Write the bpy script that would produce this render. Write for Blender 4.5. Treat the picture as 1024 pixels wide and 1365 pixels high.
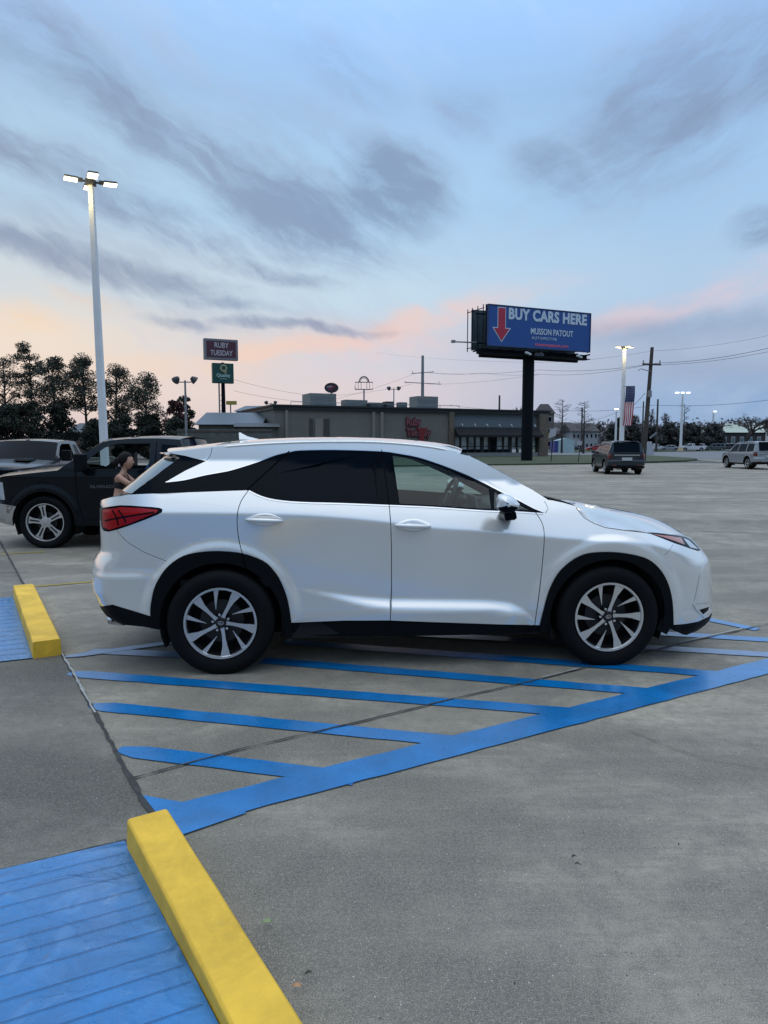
import bpy, bmesh, math, random
from mathutils import Vector, Matrix, noise
from mathutils.geometry import delaunay_2d_cdt
R = math.radians
random.seed(7)
for o in list(bpy.data.objects): bpy.data.objects.remove(o)
SC = bpy.context.scene
COL = SC.collection

# ------------------------------------------------------------------ camera
F, CX, CY, CAMH, PITCH = 940.0, 512.0, 682.5, 1.62, R(5.5)
cam = bpy.data.cameras.new('camera'); camo = bpy.data.objects.new('camera', cam); COL.objects.link(camo)
camo.location = (0, 0, CAMH); camo.rotation_euler = (R(90) - PITCH, 0, 0)
cam.sensor_fit = 'VERTICAL'; cam.sensor_height = 36; cam.lens = 36 * F / 1365
cam.clip_start = 0.05; cam.clip_end = 5000
SC.camera = camo
SC.render.resolution_x, SC.render.resolution_y = 768, 1024
SC.view_settings.view_transform = 'Standard'; SC.view_settings.look = 'None'
SC.view_settings.exposure = 0.16; SC.view_settings.gamma = 1.0

def ray(u, v):
    a = (u - CX) / F; b = (CY - v) / F
    return Vector((a, math.cos(PITCH) + b * math.sin(PITCH), -math.sin(PITCH) + b * math.cos(PITCH)))
def G(u, v, z=0.0):                       # measured point of the ground
    d = ray(u, v); t = (z - CAMH) / d.z
    return Vector((d.x * t, d.y * t, z))
def at(u, v, Y):                          # measured point on a plane Y metres away
    d = ray(u, v); t = Y / d.y
    return Vector((d.x * t, Y, CAMH + d.z * t))

# ------------------------------------------------------------------ world
def build_world():
    w = bpy.data.worlds.new('World'); SC.world = w; w.use_nodes = True
    nt = w.node_tree; N = nt.nodes; L = nt.links; N.clear()
    def n(t, **k):
        o = N.new(t)
        for a, b in k.items(): setattr(o, a, b)
        return o
    def m(op, a, b=None, clamp=False):
        o = n('ShaderNodeMath', operation=op); o.use_clamp = clamp
        for i, x in enumerate((a, b)):
            if x is None: continue
            if isinstance(x, (int, float)): o.inputs[i].default_value = x
            else: L.new(x, o.inputs[i])
        return o.outputs[0]
    def lin(c): return tuple(((x / 255 + 0.055) / 1.055) ** 2.4 if x > 10 else x / 255 / 12.92 for x in c) + (1,)
    def mix(f, a, b):
        o = n('ShaderNodeMix', data_type='RGBA')
        for s, x in ((o.inputs[0], f), (o.inputs[6], a), (o.inputs[7], b)):
            if isinstance(x, (tuple, int, float)): s.default_value = x
            else: L.new(x, s)
        return o.outputs[2]
    tc = n('ShaderNodeTexCoord'); sep = n('ShaderNodeSeparateXYZ'); L.new(tc.outputs['Generated'], sep.inputs[0])
    X, Y, Z = sep.outputs
    el = m('ARCSINE', Z); az = m('ARCTAN2', X, Y)
    comb = n('ShaderNodeCombineXYZ'); L.new(az, comb.inputs[0]); L.new(el, comb.inputs[1])
    P = comb.outputs[0]
    def angles(u, v):
        d = ray(u, v).normalized(); return math.atan2(d.x, d.y), math.asin(d.z)
    def noise_tex(scale, detail, rough, mapping=None, src=None, dist=0.0):
        mp = n('ShaderNodeMapping', vector_type='TEXTURE'); L.new(src or P, mp.inputs[0])
        if mapping:
            mp.inputs['Rotation'].default_value = (0, 0, mapping[0]); mp.inputs['Scale'].default_value = (mapping[1], mapping[2], 1)
        t = n('ShaderNodeTexNoise'); L.new(mp.outputs[0], t.inputs['Vector'])
        t.inputs['Scale'].default_value = scale; t.inputs['Detail'].default_value = detail
        t.inputs['Roughness'].default_value = rough; t.inputs['Distortion'].default_value = dist
        return t
    # base gradient
    def ramp(stops):
        r = n('ShaderNodeValToRGB'); r.color_ramp.interpolation = 'EASE'
        e = r.color_ramp.elements
        for i, (p, c) in enumerate(stops):
            if i < 2: q = e[i]; q.position = p
            else: q = e.new(p)
            q.color = lin(c)
        L.new(m('MULTIPLY', el, 1 / R(60), True), r.inputs[0])
        return r.outputs[0]
    left = ramp([(0.0, (205, 182, 178)), (0.07, (226, 207, 194)), (0.13, (224, 211, 198)), (0.19, (198, 207, 213)), (0.30, (172, 200, 222)), (0.5, (146, 180, 218)), (1.0, (176, 184, 194))])
    midc = ramp([(0.0, (192, 190, 200)), (0.07, (210, 198, 202)), (0.13, (194, 200, 214)), (0.19, (186, 208, 224)), (0.30, (166, 200, 230)), (0.5, (146, 182, 226)), (1.0, (176, 184, 194))])
    right = ramp([(0.0, (140, 164, 192)), (0.05, (136, 164, 200)), (0.11, (156, 172, 197)), (0.19, (168, 194, 220)), (0.30, (156, 192, 226)), (0.5, (144, 180, 224)), (1.0, (176, 184, 194))])
    fl = m('MULTIPLY', m('MULTIPLY', m('ADD', az, 0.03), -1 / 0.40, True), m('ADD', m('MULTIPLY', Y, 1.6), 0.15, True))
    fr = m('MULTIPLY', m('ADD', az, -0.02), 1 / 0.36, True)
    base = mix(fr, mix(fl, midc, left), right)
    # domain warp
    wn = noise_tex(5.0, 5, 0.6); wv = n('ShaderNodeVectorMath', operation='SUBTRACT'); L.new(wn.outputs['Color'], wv.inputs[0]); wv.inputs[1].default_value = (0.5, 0.5, 0.5)
    ws = n('ShaderNodeVectorMath', operation='SCALE'); L.new(wv.outputs[0], ws.inputs[0]); ws.inputs['Scale'].default_value = 0.07
    wa = n('ShaderNodeVectorMath', operation='ADD'); L.new(P, wa.inputs[0]); L.new(ws.outputs[0], wa.inputs[1])
    WP = wa.outputs[0]
    def blob(u, v, ru, rv, ang, amp):
        a, e = angles(u, v)
        mp = n('ShaderNodeMapping', vector_type='TEXTURE'); L.new(WP, mp.inputs[0])
        mp.inputs['Location'].default_value = (a, e, 0); mp.inputs['Rotation'].default_value = (0, 0, R(-ang))
        mp.inputs['Scale'].default_value = (ru * 1.2 / F, rv * 1.7 / F, 1)
        ln = n('ShaderNodeVectorMath', operation='LENGTH'); L.new(mp.outputs[0], ln.inputs[0])
        mr = n('ShaderNodeMapRange', interpolation_type='SMOOTHSTEP'); L.new(ln.outputs['Value'], mr.inputs[0])
        mr.inputs[1].default_value = 1.45; mr.inputs[2].default_value = 0.1; mr.inputs[3].default_value = 0; mr.inputs[4].default_value = amp
        return mr.outputs[0]
    def total(bl):
        s = None
        for b in bl:
            o = blob(*b); s = o if s is None else m('MAXIMUM', s, o)
        return s
    dark = total([(190, 190, 420, 120, 24, .42), (430, 250, 260, 70, 18, .50), (150, 330, 330, 60, 12, .45), (880, 160, 330, 110, -14, .42), (330, 420, 260, 22, 4, .45),(60, 60, 190, 34, 32, .75), (170, 150, 210, 26, 30, .9), (60, 220, 170, 24, 18, .8), (330, 225, 130, 26, 28, .75),
        (395, 290, 150, 44, 16, 1.0), (520, 255, 95, 44, 12, 1.0), (470, 330, 110, 20, 8, .7), (210, 300, 150, 22, 22, .95), (100, 350, 230, 18, 9, .85), (350, 368, 110, 11, 9, .95),
        (230, 372, 120, 10, 8, .7), (300, 408, 100, 9, 6, .7), (400, 438, 130, 6, 3, .9), (240, 428, 60, 7, 6, .7), (15, 320, 80, 16, 12, .7),
        (900, 130, 200, 70, -22, .72), (1030, 75, 120, 60, -20, .7), (740, 230, 90, 36, 20, .72), (620, 150, 70, 34, 20, .55), (450, 100, 110, 26, 22, .55), (1030, 305, 50, 18, -8, .85), (960, 210, 130, 30, -12, .5),
        (870, 440, 240, 16, -5, .55), (620, 500, 260, 22, 0, .25), (940, 490, 160, 16, -3, .4)])
    warm = total([(480, 455, 240, 26, -6, .6), (420, 462, 130, 11, -6, .95), (560, 432, 140, 15, -14, .9), (700, 392, 120, 16, -6, .5), (900, 405, 190, 15, -14, .75), (1010, 372, 120, 20, -12, .7), (20, 425, 80, 22, 0, .6), (230, 485, 170, 16, 0, .55), (90, 395, 110, 10, 8, .5), (690, 300, 120, 9, -34, .25)])
    sa = noise_tex(3.4, 10, 0.62, (R(-24), 1.0, .30), WP, 0.25); sb = noise_tex(3.4, 10, 0.62, (R(16), 1.0, .30), WP, 0.25)
    sa2 = noise_tex(9, 9, 0.66, (R(-30), 1.0, .30), WP, 0.4); sb2 = noise_tex(9, 9, 0.66, (R(24), 1.0, .30), WP, 0.4)
    def mixf(f, a, b):
        o = n('ShaderNodeMix', data_type='FLOAT'); L.new(f, o.inputs[0]); L.new(a, o.inputs[2]); L.new(b, o.inputs[3]); return o.outputs[0]
    st = mixf(fr, sa.outputs[0], sb.outputs[0]); st2 = mixf(fr, sa2.outputs[0], sb2.outputs[0])
    tex = m('ADD', m('MULTIPLY', st, 1.6), m('MULTIPLY', st2, 1.1))
    tex = m('ADD', m('MULTIPLY', m('SUBTRACT', tex, 1.35), 1.7), 1.15)
    def shape(t, lo, hi):
        mr = n('ShaderNodeMapRange', interpolation_type='SMOOTHSTEP'); L.new(t, mr.inputs[0]); mr.inputs[1].default_value = lo; mr.inputs[2].default_value = hi
        return mr.outputs[0]
    dd = m('MULTIPLY', shape(m('MULTIPLY', dark, tex), 0.20, 1.35), 0.76)
    wd = m('MULTIPLY', shape(m('MULTIPLY', warm, tex), 0.2, 1.2), 0.75)
    wisp = m('MULTIPLY', shape(tex, 0.9, 2.0), 0.30)
    c = mix(wisp, base, lin((186, 200, 220)))
    wcol = mix(fr, mix(fl, lin((232, 196, 184)), lin((240, 204, 166))), lin((212, 192, 200)))
    c = mix(wd, c, wcol)
    dcol = mix(fl, lin((118, 136, 168)), lin((124, 138, 166)))
    c = mix(dd, c, dcol)
    # low sky behind the camera dimmed, zenith brightened, to shape the car's shading
    back = m('MULTIPLY', m('ADD', m('MULTIPLY', Y, -1.0), 0.10), 1.6, True)
    back = m('MULTIPLY', back, m('ADD', m('MULTIPLY', Z, -2.0), 1.2, True))
    up = m('MULTIPLY', m('ADD', Z, -0.42), 2.2, True)
    gain = m('ADD', m('ADD', m('MULTIPLY', back, BACK_GAIN), 1.0), m('MULTIPLY', up, UP_GAIN))
    bg = n('ShaderNodeBackground'); L.new(c, bg.inputs[0]); L.new(gain, bg.inputs[1])
    sky = n('ShaderNodeTexSky', sky_type='NISHITA'); sky.sun_disc = False; sky.sun_elevation = R(2.0); sky.sun_rotation = R(-40)
    bg2 = n('ShaderNodeBackground'); L.new(sky.outputs[0], bg2.inputs[0]); bg2.inputs[1].default_value = 0.003
    add = n('ShaderNodeAddShader'); L.new(bg.outputs[0], add.inputs[0]); L.new(bg2.outputs[0], add.inputs[1])
    out = n('ShaderNodeOutputWorld'); L.new(add.outputs[0], out.inputs[0])
    w.cycles.sampling_method = 'MANUAL'; w.cycles.sample_map_resolution = 512
BACK_GAIN, UP_GAIN = -0.58, 1.35
build_world()
sl = bpy.data.lights.new('sun', 'SUN'); sl.energy = 0.35; sl.angle = R(60); sl.color = (0.93, 0.96, 1.0)
so = bpy.data.objects.new('sun', sl); COL.objects.link(so); so.rotation_euler = (R(10), 0, R(12))

# ------------------------------------------------------------------ materials
def srgb(*c): return tuple((x / 12.92 if x <= .04045 else ((x + .055) / 1.055) ** 2.4) for x in [y / 255 for y in c]) + (1,)
MATS = {}
def mat(name, col, rough=.6, metal=0.0, coat=0.0, var=0.0, vscale=6.0, bump=0.0, bscale=80.0, emit=None, estr=0.0, spec=.5, coatr=.05):
    if name in MATS: return MATS[name]
    m = bpy.data.materials.new(name); m.use_nodes = True; nt = m.node_tree; b = nt.nodes['Principled BSDF']
    if len(col) == 3: col = tuple(col) + (1,)
    b.inputs['Base Color'].default_value = col; b.inputs['Roughness'].default_value = rough
    b.inputs['Metallic'].default_value = metal; b.inputs['Coat Weight'].default_value = coat; b.inputs['Coat Roughness'].default_value = coatr
    b.inputs['Specular IOR Level'].default_value = spec
    if emit: b.inputs['Emission Color'].default_value = tuple(emit) + (1,); b.inputs['Emission Strength'].default_value = estr
    tc = nt.nodes.new('ShaderNodeTexCoord')
    nz = nt.nodes.new('ShaderNodeTexNoise'); nz.inputs['Scale'].default_value = vscale; nz.inputs['Detail'].default_value = 5
    nt.links.new(tc.outputs['Object'], nz.inputs['Vector'])
    mr = nt.nodes.new('ShaderNodeMapRange'); mr.inputs[1].default_value = .3; mr.inputs[2].default_value = .7
    mr.inputs[3].default_value = 1 - max(var, .015); mr.inputs[4].default_value = 1 + max(var, .015)
    nt.links.new(nz.outputs[0], mr.inputs[0])
    vm = nt.nodes.new('ShaderNodeVectorMath'); vm.operation = 'SCALE'; vm.inputs[0].default_value = col[:3]
    nt.links.new(mr.outputs[0], vm.inputs['Scale']); nt.links.new(vm.outputs[0], b.inputs['Base Color'])
    if bump:
        n2 = nt.nodes.new('ShaderNodeTexNoise'); n2.inputs['Scale'].default_value = bscale; n2.inputs['Detail'].default_value = 4
        nt.links.new(tc.outputs['Object'], n2.inputs['Vector'])
        bp = nt.nodes.new('ShaderNodeBump'); bp.inputs['Strength'].default_value = bump; bp.inputs['Distance'].default_value = .02
        nt.links.new(n2.outputs[0], bp.inputs['Height']); nt.links.new(bp.outputs[0], b.inputs['Normal'])
    MATS[name] = m; return m
def glass(name, tint, refl=1.0):
    if name in MATS: return MATS[name]
    m = bpy.data.materials.new(name); m.use_nodes = True; nt = m.node_tree; nt.nodes.clear()
    o = nt.nodes.new('ShaderNodeOutputMaterial'); mx = nt.nodes.new('ShaderNodeMixShader')
    tr = nt.nodes.new('ShaderNodeBsdfTransparent'); tr.inputs[0].default_value = tint + (1,)
    gl = nt.nodes.new('ShaderNodeBsdfGlossy'); gl.inputs['Roughness'].default_value = .02
    fr = nt.nodes.new('ShaderNodeFresnel'); fr.inputs['IOR'].default_value = 1.5
    g = nt.nodes.new('ShaderNodeNewGeometry'); inv = nt.nodes.new('ShaderNodeMath'); inv.operation = 'SUBTRACT'; inv.inputs[0].default_value = 1.0
    nt.links.new(g.outputs['Backfacing'], inv.inputs[1])
    mu = nt.nodes.new('ShaderNodeMath'); mu.operation = 'MULTIPLY'; nt.links.new(fr.outputs[0], mu.inputs[0]); nt.links.new(inv.outputs[0], mu.inputs[1])
    m2 = nt.nodes.new('ShaderNodeMath'); m2.operation = 'MULTIPLY'; m2.inputs[1].default_value = refl; nt.links.new(mu.outputs[0], m2.inputs[0]); m2.use_clamp = True
    nt.links.new(m2.outputs[0], mx.inputs[0]); nt.links.new(tr.outputs[0], mx.inputs[1]); nt.links.new(gl.outputs[0], mx.inputs[2])
    nt.links.new(mx.outputs[0], o.inputs[0]); MATS[name] = m; return m

M = {}
M['white_paint'] = mat('pearl_white_paint', (.78, .775, .75), .18, .34, 1.0, .01, 3, coatr=.03)
M['black_trim'] = mat('black_plastic_trim', (.0035, .0045, .006), .5, bump=.15, bscale=400, spec=.12)
M['gloss_black'] = mat('gloss_black', (.002, .0045, .008), .10, coat=0, spec=.05)
M['dark_void'] = mat('dark_inner', (.006, .006, .007), .9)
M['rubber'] = mat('tyre_rubber', (.0040, .0045, .0055), .7, var=.15, vscale=30, bump=.2, bscale=200, spec=.15)
M['alloy'] = mat('machined_alloy', (.68, .69, .71), .27, .88, var=.05)
M['alloy_dark'] = mat('dark_alloy', (.014, .014, .016), .45, .3)
M['chrome'] = mat('chrome', (.62, .63, .65), .14, 1.0)
M['steel'] = mat('brake_steel', (.035, .035, .038), .5, .5, var=.1)
M['tint_glass'] = mat('tinted_glass', (.002, .005, .010), .03, coat=.0, spec=.05)
M['clear_glass'] = glass('clear_glass', (.62, .74, .70), .9)
M['wind_glass'] = glass('windscreen_glass', (.60, .70, .68), 2.4)
M['red_lens'] = mat('red_lens', (.36, .004, .008), .15, coat=.15, spec=.2)
M['red_dark'] = mat('dark_red_lens', (.10, .004, .006), .08, coat=1)
M['amber'] = mat('amber_lens', (.45, .10, .03), .1, coat=1)
M['lens'] = mat('clear_lens', (.42, .47, .52), .06, .3, coat=1)
M['interior'] = mat('grey_interior', (.045, .05, .052), .7)
M['interior_light'] = mat('pale_interior', (.16, .17, .165), .7)
M['black_paint'] = mat('black_paint', (.002, .004, .007), .2, 0, .22, spec=.15)
M['navy_paint'] = mat('dark_slate_paint', (.012, .020, .028), .30, .0, .35, spec=.3)
M['silver_paint'] = mat('silver_paint', (.24, .26, .29), .35, .15, .6)
M['steelpaint'] = mat('white_pole_paint', (.62, .65, .68), .5, var=.06, vscale=3)
M['pole_black'] = mat('black_pole_paint', (.004, .006, .010), .6, spec=.1)
M['galv'] = mat('galvanised_steel', (.22, .24, .26), .5, .6)
M['wood'] = mat('weathered_pole_wood', (.055, .045, .040), .9, var=.3, vscale=8)
M['wire'] = mat('cable_black', (.03, .033, .04), .7)
M['skin'] = mat('skin', (.42, .23, .16), .5, var=.04)
M['hair'] = mat('dark_hair', (.006, .004, .004), .6, bump=.6, bscale=90, spec=.15)
M['fabric_black'] = mat('black_fabric', (.010, .010, .012), .85)
M['fabric_blue'] = mat('blue_fabric', (.03, .10, .26), .85)

# ------------------------------------------------------------------ object helpers
def obj(name, me, m=None, parent=None, smooth=False):
    o = bpy.data.objects.new(name, me); COL.objects.link(o)
    if m is not None and not me.materials: me.materials.append(m)
    if parent is not None: o.parent = parent
    if smooth:
        for p in me.polygons: p.use_smooth = True
    return o
def tag(o, label=None, cat=None, group=None, kind=None):
    if label: o['label'] = label
    if cat: o['category'] = cat
    if group: o['group'] = group
    if kind: o['kind'] = kind
    return o
def thing(name, label, cat, loc=(0, 0, 0), rz=0, group=None):
    o = bpy.data.objects.new(name, None); COL.objects.link(o); o.location = loc; o.rotation_euler = (0, 0, rz)
    return tag(o, label, cat, group)
def copy_tree(o, parent=None):
    c = o.copy(); COL.objects.link(c); c.parent = parent
    for ch in [x for x in bpy.data.objects if x.parent == o]: copy_tree(ch, c)
    return c
class MB:
    def __init__(s): s.v = []; s.f = []; s.mi = []
    def face(s, idx, mi=0): s.f.append(idx); s.mi.append(mi)
    def quad(s, a, b, c, d, mi=0):
        i = len(s.v); s.v += [tuple(a), tuple(b), tuple(c), tuple(d)]; s.face((i, i + 1, i + 2, i + 3), mi)
    def poly(s, pts, mi=0):
        i = len(s.v); s.v += [tuple(p) for p in pts]; s.face(tuple(range(i, i + len(pts))), mi)
    def box(s, c, d, mi=0, rot=None, taper=1.0):
        i = len(s.v); c = Vector(c)
        for z in (-1, 1):
            k = taper if z > 0 else 1
            for x, y in ((-1, -1), (1, -1), (1, 1), (-1, 1)):
                p = Vector((x * d[0] / 2 * k, y * d[1] / 2 * k, z * d[2] / 2))
                if rot is not None: p = rot @ p
                s.v.append(tuple(c + p))
        for f in ((3, 2, 1, 0), (4, 5, 6, 7), (0, 1, 5, 4), (1, 2, 6, 5), (2, 3, 7, 6), (3, 0, 4, 7)): s.face(tuple(i + q for q in f), mi)
    def tube(s, pts, r, n=8, mi=0, cap=True):
        pts = [Vector(p) for p in pts]; rr = r if isinstance(r, (list, tuple)) else [r] * len(pts)
        rings = []; up = Vector((0, 0, 1))
        for k, p in enumerate(pts):
            d = (pts[min(k + 1, len(pts) - 1)] - pts[max(k - 1, 0)]).normalized()
            a = d.cross(up if abs(d.z) < .95 else Vector((1, 0, 0))).normalized(); b = d.cross(a)
            i = len(s.v); rings.append(i)
            for q in range(n):
                t = 2 * math.pi * (q + .5) / n; s.v.append(tuple(p + (a * math.cos(t) + b * math.sin(t)) * rr[k]))
        for k in range(len(rings) - 1):
            for q in range(n):
                s.face((rings[k] + q, rings[k] + (q + 1) % n, rings[k + 1] + (q + 1) % n, rings[k + 1] + q), mi)
        if cap:
            s.face(tuple(rings[0] + q for q in range(n)), mi); s.face(tuple(rings[-1] + n - 1 - q for q in range(n)), mi)
    def lathe(s, prof, n=48, axis='Y', c=(0, 0, 0), mi=0, close=False):
        c = Vector(c); rings = []
        for (r, h) in prof:
            i = len(s.v); rings.append(i)
            for q in range(n):
                t = 2 * math.pi * q / n
                p = Vector((r * math.cos(t), h, r * math.sin(t))) if axis == 'Y' else Vector((r * math.cos(t), r * math.sin(t), h))
                s.v.append(tuple(c + p))
        K = len(rings)
        for k in range(K if close else K - 1):
            a, b = rings[k], rings[(k + 1) % K]
            for q in range(n): s.face((a + q, a + (q + 1) % n, b + (q + 1) % n, b + q), mi)
    def prism(s, pts2, y0, y1, fn=lambda x, z, y: (x, y, z), mi=0, mside=None):
        n = len(pts2); i = len(s.v)
        s.v += [tuple(fn(x, z, y0)) for x, z in pts2] + [tuple(fn(x, z, y1)) for x, z in pts2]
        s.face(tuple(i + q for q in range(n)), mi); s.face(tuple(i + 2 * n - 1 - q for q in range(n)), mi)
        for q in range(n): s.face((i + q, i + n + q, i + n + (q + 1) % n, i + (q + 1) % n), mi if mside is None else mside)
    def build(s, name, mats, parent=None, smooth=False, bevel=0, fixn=True):
        me = bpy.data.meshes.new(name); me.from_pydata(s.v, [], s.f)
        for m in (mats if isinstance(mats, (list, tuple)) else [mats]): me.materials.append(m)
        me.polygons.foreach_set('material_index', s.mi)
        if fixn:
            bm = bmesh.new(); bm.from_mesh(me); bmesh.ops.recalc_face_normals(bm, faces=bm.faces); bm.to_mesh(me); bm.free()
        o = obj(name, me, None, parent)
        if smooth: me.shade_smooth() if hasattr(me, 'shade_smooth') else None
        if bevel:
            b = o.modifiers.new('bevel', 'BEVEL'); b.width = bevel; b.segments = 3; b.limit_method = 'ANGLE'; b.angle_limit = R(35)
        if smooth:
            try: me.set_sharp_from_angle(angle=R(38))
            except Exception: pass
        return o
def text(name, body, size, m, parent, loc, rot=(R(90), 0, 0), depth=.01, xscale=1.0, bold=0.0, align='CENTER', shear=0.0, width=None, space=1.0):
    c = bpy.data.curves.new(name, 'FONT'); c.body = body; c.size = size; c.extrude = depth; c.offset = bold
    c.align_x = align; c.align_y = 'CENTER'; c.shear = shear; c.space_character = space; c.resolution_u = 3
    o = bpy.data.objects.new(name, c); COL.objects.link(o); c.materials.append(m)
    o.parent = parent; o.location = loc; o.rotation_euler = rot; o.scale = (xscale, 1, 1)
    bpy.context.view_layer.update(); w = o.dimensions.x
    me = bpy.data.meshes.new_from_object(o.evaluated_get(bpy.context.evaluated_depsgraph_get()))
    if not me.materials: me.materials.append(m)
    bpy.data.objects.remove(o)
    o = bpy.data.objects.new(name, me); COL.objects.link(o)
    o.parent = parent; o.location = loc; o.rotation_euler = rot
    o.scale = (xscale * (width / w if width and w > 0 else 1), 1, 1)
    return o
def spl(pts):                               # monotone-ish smooth 1-D interpolation
    pts = sorted(pts); xs = [p[0] for p in pts]; ys = [p[1] for p in pts]; n = len(xs)
    d = [(ys[i + 1] - ys[i]) / (xs[i + 1] - xs[i]) for i in range(n - 1)]
    mm = [d[0]] + [0 if d[i - 1] * d[i] <= 0 else 2 * d[i - 1] * d[i] / (d[i - 1] + d[i]) for i in range(1, n - 1)] + [d[-1]]
    def f(x):
        if x <= xs[0]: return ys[0]
        if x >= xs[-1]: return ys[-1]
        lo, hi = 0, n - 1
        while hi - lo > 1:
            k = (lo + hi) // 2
            if xs[k] <= x: lo = k
            else: hi = k
        h = xs[hi] - xs[lo]; t = (x - xs[lo]) / h
        return ((2 * t**3 - 3 * t * t + 1) * ys[lo] + (t**3 - 2 * t * t + t) * h * mm[lo] + (-2 * t**3 + 3 * t * t) * ys[hi] + (t**3 - t * t) * h * mm[hi])
    return f
def sstep(a, b, x):
    t = max(0.0, min(1.0, (x - a) / (b - a))); return t * t * (3 - 2 * t)
def inpoly(x, y, P):
    c = False; j = len(P) - 1
    for i in range(len(P)):
        xi, yi = P[i]; xj, yj = P[j]
        if (yi > y) != (yj > y) and x < (xj - xi) * (y - yi) / (yj - yi) + xi: c = not c
        j = i
    return c
def strip(line, w):                          # polyline -> thin polygon
    a, b = [], []
    for i, p in enumerate(line):
        p = Vector(p); d = (Vector(line[min(i + 1, len(line) - 1)]) - Vector(line[max(i - 1, 0)])).normalized()
        q = Vector((-d.y, d.x)) * w / 2; a.append(tuple(p + q)); b.append(tuple(p - q))
    return a + b[::-1]
def smooth_line(pts, k=4):                   # Catmull-Rom resampling
    out = []; P = [Vector(p) for p in pts]
    for i in range(len(P) - 1):
        p0, p1, p2, p3 = P[max(i - 1, 0)], P[i], P[i + 1], P[min(i + 2, len(P) - 1)]
        for q in range(k):
            t = q / k; out.append(tuple(.5 * ((2 * p1) + (p2 - p0) * t + (2 * p0 - 5 * p1 + 4 * p2 - p3) * t * t + (3 * p1 - p0 - 3 * p2 + p3) * t**3)))
    out.append(tuple(P[-1])); return out

# ------------------------------------------------------------------ vehicle skin engine
# A side skin is cut from the vehicle's side elevation into panels and laid on the curved body surface y = Yf(x, z).
def side_skin(root, outline, regions, Yf, mats_default, grid=.04, gaps=(), body_name='body', extra=None, inner=True, skirt=.012):
    polys = [dict(name='_gap', poly=g, bb=None) for g in gaps] + [dict(r) for r in regions]
    V = []; E = []
    def addpoly(P):
        i = len(V); n = len(P); V.extend([Vector((p[0], p[1])) for p in P]); E.extend([(i + q, i + (q + 1) % n) for q in range(n)])
    addpoly(outline)
    for p in polys:
        P = p['poly']; p['bb'] = (min(a[0] for a in P), max(a[0] for a in P), min(a[1] for a in P), max(a[1] for a in P)); addpoly(P)
    x0, x1 = min(p[0] for p in outline), max(p[0] for p in outline); z0, z1 = min(p[1] for p in outline), max(p[1] for p in outline)
    nx, nz = int((x1 - x0) / grid), int((z1 - z0) / grid)
    for i in range(1, nx):
        for k in range(1, nz):
            x = x0 + (x1 - x0) * (i + (.5 if k % 2 else 0)) / nx; z = z0 + (z1 - z0) * k / nz
            if inpoly(x, z, outline): V.append(Vector((x, z)))
    for (ex, ez) in (extra or []): V.append(Vector((ex, ez)))
    vo, eo, fo, *_ = delaunay_2d_cdt(V, E, [], 0, 1e-5)
    buckets = {}
    for f in fo:
        cx = sum(vo[i].x for i in f) / 3; cz = sum(vo[i].y for i in f) / 3
        if not inpoly(cx, cz, outline): continue
        key = None
        for q, p in enumerate(polys):
            b = p['bb']
            if b[0] <= cx <= b[1] and b[2] <= cz <= b[3] and inpoly(cx, cz, p['poly']): key = q; break
        buckets.setdefault(key, []).append(f)
    def normal(x, z, sgn):
        e = .004
        dx = (Yf(x + e, z) - Yf(x - e, z)) / (2 * e); dz = (Yf(x, z + e) - Yf(x, z - e)) / (2 * e)
        return Vector((-dx, 1, -dz)).normalized() if sgn > 0 else Vector((-dx, -1, -dz)).normalized()
    def emit(name, faces, m, off, parent, sides, skin=True, sk=skirt):
        verts = []; fs = []; nor = []
        for sgn in sides:
            idx = {}
            for f in faces:
                t = []
                for i in f:
                    if i not in idx:
                        x, z = vo[i].x, vo[i].y; idx[i] = len(verts); nn = normal(x, z, sgn)
                        verts.append((x, sgn * (Yf(x, z) + off), z)); nor.append(nn)
                    t.append(idx[i])
                a, b, c = (Vector(verts[j]) for j in t)
                if (b - a).cross(c - a).y * sgn < 0: t = t[::-1]
                fs.append(tuple(t))
            if sk:
                cnt = {}
                for f in faces:
                    for a, b in ((f[0], f[1]), (f[1], f[2]), (f[2], f[0])):
                        k = (min(a, b), max(a, b)); cnt[k] = cnt.get(k, 0) + 1
                for (a, b), c in cnt.items():
                    if c != 1: continue
                    pa, pb = Vector(verts[idx[a]]), Vector(verts[idx[b]]); na, nb = nor[idx[a]], nor[idx[b]]
                    qa, qb = pa - na * sk, pb - nb * sk
                    i = len(verts); verts += [tuple(pa), tuple(pb), tuple(qb), tuple(qa)]
                    nn = (pb - pa).cross(qa - pa); nn = nn.normalized() if nn.length > 1e-12 else na
                    nor += [nn] * 4; fs.append((i, i + 1, i + 2, i + 3))
        me = bpy.data.meshes.new(name); me.from_pydata(verts, [], fs); me.materials.append(m)
        for p in me.polygons: p.use_smooth = True
        me.normals_split_custom_set_from_vertices(nor)
        return obj(name, me, None, parent)
    made = {}
    for key, faces in buckets.items():
        if key is None: made['body'] = emit(body_name, faces, mats_default, 0, root, (1, -1))
        else:
            p = polys[key]
            if p['name'] == '_gap' or p.get('cut'): continue
            sides = p.get('sides', 'both')
            if sides == 'both' and 0: made[p['name']] = emit(p['name'], faces, p['mat'], p.get('off', 0), made.get(p.get('under'), root) if p.get('under') else root, (1, -1), sk=p.get('skirt', skirt))
            else:
                for s in (-1, 1):
                    o = emit(p['name'], faces, p['mat'], p.get('off', 0), root, (s,), sk=p.get('skirt', skirt))
                    made[(p['name'], s, id(p))] = o; made.setdefault(p['name'], []).append(o)
    if inner:
        ff = [f for k, fs in buckets.items() for f in fs if not (k is not None and polys[k].get('glass'))]
        emit('inner_shell', ff, M['dark_void'], -.022, root, (1, -1), sk=0)
    return made
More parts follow.
